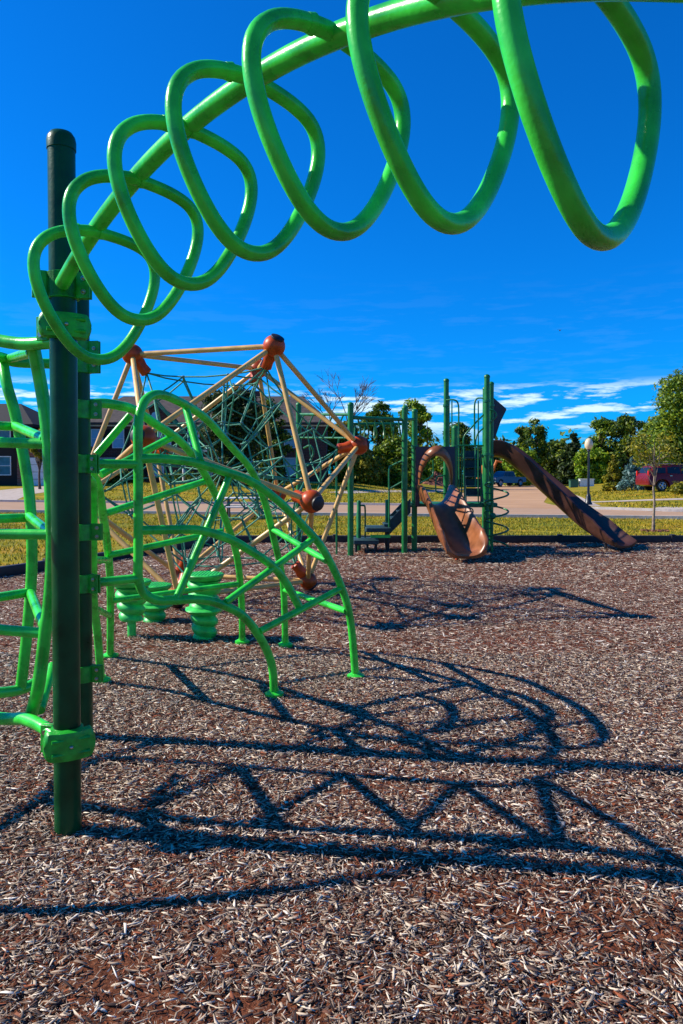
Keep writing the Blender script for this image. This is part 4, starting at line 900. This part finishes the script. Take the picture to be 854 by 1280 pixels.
mb = MB(); mb.box((0, 0, 2.35), (9.6, 9, 4.7)); local_obj(mb, 'wall', M['siding'], h2, smooth=False)
mb = MB(); mb.box((5.75, -1.6, 1.5), (3.6, 6.4, 3.0)); local_obj(mb, 'garage', M['brick2'], h2, smooth=False)
local_obj(hip_roof(9.6, 9, 4.75, 2.0, 0.45, ridge=2.2), 'roof', M['roofdark'], h2, smooth=False)
rr_ = hip_roof(3.6, 6.4, 0, 1.3, 0.35, ridge=0.3); rr_.v = [(v[0]+5.75, v[1]-1.6, v[2]+3.06) for v in rr_.v]; local_obj(rr_, 'garage_roof', M['roofdark'], h2, smooth=False)
mb = MB()
for k in range(4): mb.bevbox((6.15, -4.85, 0.30+k*0.55), (2.4, 0.08, 0.52), 0.01)
local_obj(mb, 'garage_door', M['white'], h2, smooth=False)
for x in (-3.5, 0.2, 2.9):
    window(h2, x, -4.5, 1.6, 0.9, 1.4, 'glass', shutters=False); window(h2, x, -4.5, 3.7, 0.9, 1.2, 'glass', shutters=False)
# shrubs along the house
for i, (px, Y, w_, k, lab) in enumerate([(278, 61, 1.3, 'mid', 'round green shrub by the porch of the brick house'), (244, 61, 1.5, 'dark', 'dark round shrub left of the porch of the brick house'), (215, 60.5, 1.4, 'mid', 'clipped shrub under the ground floor windows behind the dome'),
        (140, 60.5, 2.2, 'dark', 'wide dark shrub at the left corner of the brick house'), (168, 60.5, 1.4, 'deep', 'small dark shrub behind the left ball joint'), (850, 46, 1.1, 'yellow', 'olive shrub by the front wheel of the maroon car')]):
    x = (px-427)/F*Y; t = thing('shrub', lab, 'shrub', (x, Y, gz(x, Y)), 'garden shrubs' if i < 5 else None)
    leaves([(random.uniform(-.35, .35)*w_, random.uniform(-.3, .3)*w_, random.uniform(0.15, 0.6)*w_*0.8, 0.32*w_) for q in range(9)], 130, 0.14, FOL[k], t)
    limb_mesh(V3(0, 0, -0.05), V3(0, 0, 0.5*w_), 0.05, [], M['bark'], t, 'stem')
# ------------------------------------------------------------------ vehicles
def wheel(par, x, y, r=0.36, wd=0.24):
    rot = Matrix.Rotation(PI/2, 3, 'X'); mb = MB()
    mb.lathe([(r*0.62, -wd/2), (r*0.94, -wd/2), (r, -wd/2+0.03), (r, wd/2-0.03), (r*0.94, wd/2), (r*0.62, wd/2)], (x, y, r), 28, rot); ty = mb.build('wheel', M['tyre']); lchild(ty, par)
    mb = MB(); s_ = -1 if y < 0 else 1; oy_ = y+s_*(wd/2-0.02)
    mb.lathe([(r*0.62, -0.02), (r*0.58, 0.02)], (x, oy_, r), 24, rot) if False else None
    for k in range(5):
        a = 2*PI*k/5; d = V3(math.cos(a), 0, math.sin(a)); mb.tube([V3(x, oy_+s_*0.02, r)+d*0.03, V3(x, oy_+s_*0.02, r)+d*r*0.6], [0.05, 0.035], 6)
    mb.tube([V3(x+r*0.62*math.cos(q*PI/12), oy_+s_*0.015, r+r*0.62*math.sin(q*PI/12)) for q in range(24)], 0.02, 6, closed=True)
    mb.ball((x, oy_+s_*0.02, r), (0.07, 0.03, 0.07), 10, 6); rm_ = mb.build('rim', M['rim']); lchild(rm_, ty)
def body_loft(par, prof_low, prof_up, w0, w1, mat, name='body'):
    """side profile (x,z list, closed) lofted across the width with tumblehome"""
    mb = MB(); rows = []
    for f_, sc2 in ((-1, 0.94), (-0.93, 1.0), (0, 1.0), (0.93, 1.0), (1, 0.94)):
        row = []
        cxm = sum(p[0] for p in prof_low)/len(prof_low); czm = 0.85
        for x, z in prof_low:
            wz = w0 if z < 1.0 else w0-(z-1.0)*(w0-w1)/0.8
            row.append(V3(cxm+(x-cxm)*(1 if sc2 == 1 else 0.975), f_*wz, czm+(z-czm)*sc2))
        rows.append(row)
    mb.sweep(rows); o = mb.build(name, mat, ang=35); lchild(o, par); return o
# maroon SUV
Y = 49; x0 = (808-427)/F*Y; z0 = gz(x0+2.5, Y)
v = thing('parked_car', 'maroon sport utility car parked on the lawn side at the right edge', 'car', (x0+2.42, Y+0.9, z0), rz=R(4))
prof = [(-2.42, 0.42), (-2.45, 0.75), (-2.38, 1.08), (-2.22, 1.35), (-2.02, 1.66), (-1.75, 1.74), (-0.2, 1.77), (0.35, 1.70), (1.15, 1.22), (2.0, 1.10), (2.35, 0.98), (2.45, 0.65), (2.38, 0.38),
        (1.98, 0.30), (1.93, 0.55), (1.72, 0.76), (1.45, 0.80), (1.18, 0.76), (0.98, 0.55), (0.93, 0.28), (-0.98, 0.28), (-1.03, 0.55), (-1.24, 0.76), (-1.5, 0.80), (-1.77, 0.76), (-1.98, 0.55), (-2.03, 0.32)]
body_loft(v, prof, None, 0.95, 0.74, M['maroon'])
def side_glass(par, polys, w0, w1):
    for s in (-1, 1):
        mb = MB()
        for poly in polys:
            row = [V3(x, s*(w0-(z-1.0)*(w0-w1)/0.8+0.012), z) for x, z in poly]; row2 = [p+V3(0, -s*0.03, 0) for p in row]; n_ = len(row)
            mb.add(row+row2, [tuple(range(n_)), tuple(range(n_, 2*n_))[::-1]]+[(i, (i+1) % n_, n_+(i+1) % n_, n_+i) for i in range(n_)])
        lchild(mb.build('side_windows', M['carglass'], smooth=False), par)
side_glass(v, [[(-2.05, 1.2), (-1.25, 1.18), (-1.2, 1.58), (-1.9, 1.56)], [(-1.12, 1.18), (-0.25, 1.15), (-0.25, 1.62), (-1.1, 1.60)], [(-0.15, 1.15), (0.85, 1.15), (0.3, 1.60), (-0.15, 1.62)]], 0.95, 0.74)
for x in (-1.5, 1.45):
    for s in (-1, 1): wheel(v, x, s*0.84)
for s in (-1, 1):
    mb = MB(); mb.bevbox((-2.36, s*0.80, 1.18), (0.12, 0.14, 0.34), 0.03); lchild(mb.build('tail_light', M['redlamp']), v)
    mb = MB(); mb.bevbox((2.34, s*0.72, 0.88), (0.16, 0.3, 0.14), 0.03); lchild(mb.build('headlight', M['clearlamp']), v)
    mb = MB(); mb.tube([V3(-1.9, s*0.70, 1.80), V3(-1.0, s*0.71, 1.83), V3(0.1, s*0.70, 1.79)], 0.022, 8); lchild(mb.build('roof_rail', M['chrome']), v)
    mb = MB(); mb.bevbox((0.75, s*1.02, 1.18), (0.14, 0.2, 0.13), 0.03); lchild(mb.build('mirror', M['maroon']), v)
    for x in (-0.9, 0.1):
        mb = MB(); mb.bevbox((x, s*0.965, 1.02), (0.18, 0.03, 0.035), 0.01); lchild(mb.build('door_handle', M['chrome']), v)
mb = MB(); mb.prism([(-0.72, 0), (0.72, 0), (0.62, 0.42), (-0.62, 0.42)], (-2.315, 0, 1.2), (0, 1, 0), (0.42, 0, 0.9), 0.03); lchild(mb.build('rear_window', M['carglass'], smooth=False), v)
# blue pickup
Y = 92; x0 = (632-427)/F*Y
v = thing('parked_truck', 'blue pickup truck parked at the end of the dusty side road', 'truck', (x0, Y, gz(x0, Y)+0.04), rz=R(215))
prof = [(-2.75, 0.55), (-2.78, 1.15), (-0.95, 1.15), (-0.85, 1.25), (-0.70, 1.80), (-0.4, 1.88), (0.6, 1.88), (0.95, 1.80), (1.45, 1.28), (2.5, 1.20), (2.72, 1.05), (2.78, 0.55), (2.35, 0.45), (2.28, 0.75), (2.05, 0.92), (1.75, 0.92), (1.5, 0.75), (1.45, 0.42),
        (-1.2, 0.42), (-1.25, 0.75), (-1.5, 0.92), (-1.8, 0.92), (-2.05, 0.75), (-2.1, 0.5)]
body_loft(v, prof, None, 0.98, 0.78, M['carblue'])
side_glass(v, [[(-0.72, 1.28), (0.2, 1.26), (0.2, 1.74), (-0.55, 1.74)], [(0.28, 1.26), (1.25, 1.28), (0.85, 1.72), (0.28, 1.74)]], 0.98, 0.78)
mb = MB(); mb.prism([(-0.80, 0), (0.80, 0), (0.68, 0.66), (-0.68, 0.66)], (1.40, 0, 1.30), (0, 1, 0), (-0.70, 0, 0.72), 0.04); lchild(mb.build('windscreen', M['carglass'], smooth=False), v)
for x in (-1.65, 1.9):
    for s in (-1, 1): wheel(v, x, s*0.86, 0.42, 0.28)
for s in (-1, 1):
    mb = MB(); mb.bevbox((2.74, s*0.76, 0.98), (0.14, 0.34, 0.22), 0.03); lchild(mb.build('headlight', M['clearlamp']), v)
mb = MB(); mb.bevbox((2.78, 0, 0.95), (0.08, 1.1, 0.28), 0.02); lchild(mb.build('grille', M['tyre']), v)
mb = MB(); mb.bevbox((2.84, 0, 0.62), (0.16, 1.9, 0.2), 0.03); lchild(mb.build('bumper', M['chrome']), v)
mb = MB(); mb.box((-1.85, 0, 1.16), (1.7, 1.6, 0.02)); lchild(mb.build('cargo_bed', M['tyre']), v)
# excavator behind the tower
Y = 104; x0 = (606-427)/F*Y; v = thing('excavator', 'small orange digger standing behind the blue pickup and tower', 'digger', (x0, Y, gz(x0, Y)))
for s in (-1, 1):
    mb = MB(); mb.bevbox((0, s*0.75, 0.35), (2.6, 0.42, 0.7), 0.12); lchild(mb.build('track', M['tyre']), v)
mb = MB(); mb.bevbox((-0.3, 0, 1.15), (2.0, 1.7, 0.8), 0.12); lchild(mb.build('machine_body', M['orange']), v)
mb = MB(); mb.bevbox((0.2, 0.4, 2.1), (1.1, 0.8, 1.2), 0.08); cb = mb.build('cab', M['orange']); lchild(cb, v)
mb = MB(); mb.bevbox((0.3, -0.02, 2.2), (0.8, 0.06, 0.7), 0.02); g_ = mb.build('cab_window', M['carglass']); lchild(g_, cb)
mb = MB(); mb.tube([V3(0.8, -0.3, 1.3), V3(1.6, -0.3, 3.3), V3(2.8, -0.3, 3.0)], [0.22, 0.2, 0.14], 8); mb.tube([V3(2.8, -0.3, 3.1), V3(3.1, -0.3, 1.4)], 0.12, 8); lchild(mb.build('boom', M['orange']), v)
mb = MB(); mb.prism([(0, 0), (0.6, 0.1), (0.7, -0.5), (0.2, -0.6)], (2.75, -0.3, 1.4), (1, 0, 0), (0, 0, 1), 0.7); lchild(mb.build('bucket', M['tyre'], smooth=False), v)
# earth pile with broken rubble
Y = 86; x0 = (541-427)/F*Y; v = thing('rubble_pile', 'heap of red brown earth and rubble seen through the short slide hood', 'rubble pile', (x0, Y, gz(x0, Y)))
mb = MB(); random.seed(3)
prof = []
n_ = 28; vs = []
for i in range(7):
    for k in range(n_):
        a = 2*PI*k/n_; r = 2.6*(1-i/7)**0.9*(1+0.18*math.sin(3*a+i)+random.uniform(-.06, .06)); vs.append(V3(r*math.cos(a), r*math.sin(a)*0.7, 1.5*(1-(1-i/7)**1.5)-0.1+random.uniform(-.06, .06)))
mb.add(vs+[V3(0, 0, 1.5)], [(i*n_+k, i*n_+(k+1) % n_, (i+1)*n_+(k+1) % n_, (i+1)*n_+k) for i in range(6) for k in range(n_)]+[(6*n_+k, 6*n_+(k+1) % n_, 7*n_) for k in range(n_)])
for i in range(60):
    a = random.uniform(0, 2*PI); r = random.uniform(0.3, 2.4); z = 1.5*(1-(r/2.7)**1.4); e = random.uniform(0.12, 0.34)
    mb.box((r*math.cos(a), r*math.sin(a)*0.7, z), (e*1.5, e, e*0.8), Matrix.Rotation(random.uniform(0, 3), 3, 'Z') @ Matrix.Rotation(random.uniform(-.6, .6), 3, 'X'))
lchild(mb.build('earth_heap', M['rubble'], smooth=False), v)
# picnic table at the road side
Y = 27.0; x0 = (303-427)/F*Y; v = thing('picnic_table', 'white topped picnic table on the lawn seen through the net dome', 'picnic table', (x0, Y, -0.03), rz=R(12))
mb = MB()
for k in range(5): mb.bevbox((0, -0.32+k*0.16, 0.74), (1.5, 0.145, 0.045), 0.01)
lchild(mb.build('table_top', M['white']), v)
for s in (-1, 1):
    mb = MB()
    for k in range(2): mb.bevbox((0, s*(0.62+k*0.14), 0.44), (1.5, 0.13, 0.04), 0.01)
    lchild(mb.build('bench_seat', M['white']), v)
    mb = MB(); mb.tube([V3(s*0.5, -0.62, 0), V3(s*0.5, -0.25, 0.72)], 0.035, 8); mb.tube([V3(s*0.5, 0.62, 0), V3(s*0.5, 0.25, 0.72)], 0.035, 8); mb.tube([V3(s*0.5, -0.74, 0.41), V3(s*0.5, 0.74, 0.41)], 0.03, 8); lchild(mb.build('leg_frame', M['black']), v)
# utility boxes by the far lawn
for px, w_, m_, lab in ((717, 0.9, 'utility', 'green utility box on the far verge left of the lamp'), (733, 1.6, 'white', 'long white utility box on the far verge behind the lamp')):
    Y = 84; x0 = (px-427)/F*Y; v = thing('utility_box', lab, 'utility box', (x0, Y, gz(x0, Y)))
    mb = MB(); mb.bevbox((0, 0, 0.4), (w_, 0.6, 0.8), 0.05); lchild(mb.build('cabinet', M[m_]), v)
    mb = MB(); mb.bevbox((0, 0, 0.84), (w_+0.08, 0.68, 0.08), 0.05); lchild(mb.build('lid', M[m_]), v)
# bird
q = at(700, 413, 60); v = thing('bird', 'tiny dark bird flying in the open blue sky', 'bird', q)
mb = MB(); mb.ball((0, 0, 0), (0.05, 0.16, 0.05), 10, 6)
for s in (-1, 1): mb.add([V3(0, 0.05, 0.02), V3(s*0.16, 0.02, 0.09), V3(s*0.32, -0.04, 0.04), V3(s*0.15, -0.08, 0.07), V3(0, -0.05, 0.0)], [(0, 1, 2, 3, 4)])
lchild(mb.build('body', M['cap']), v)
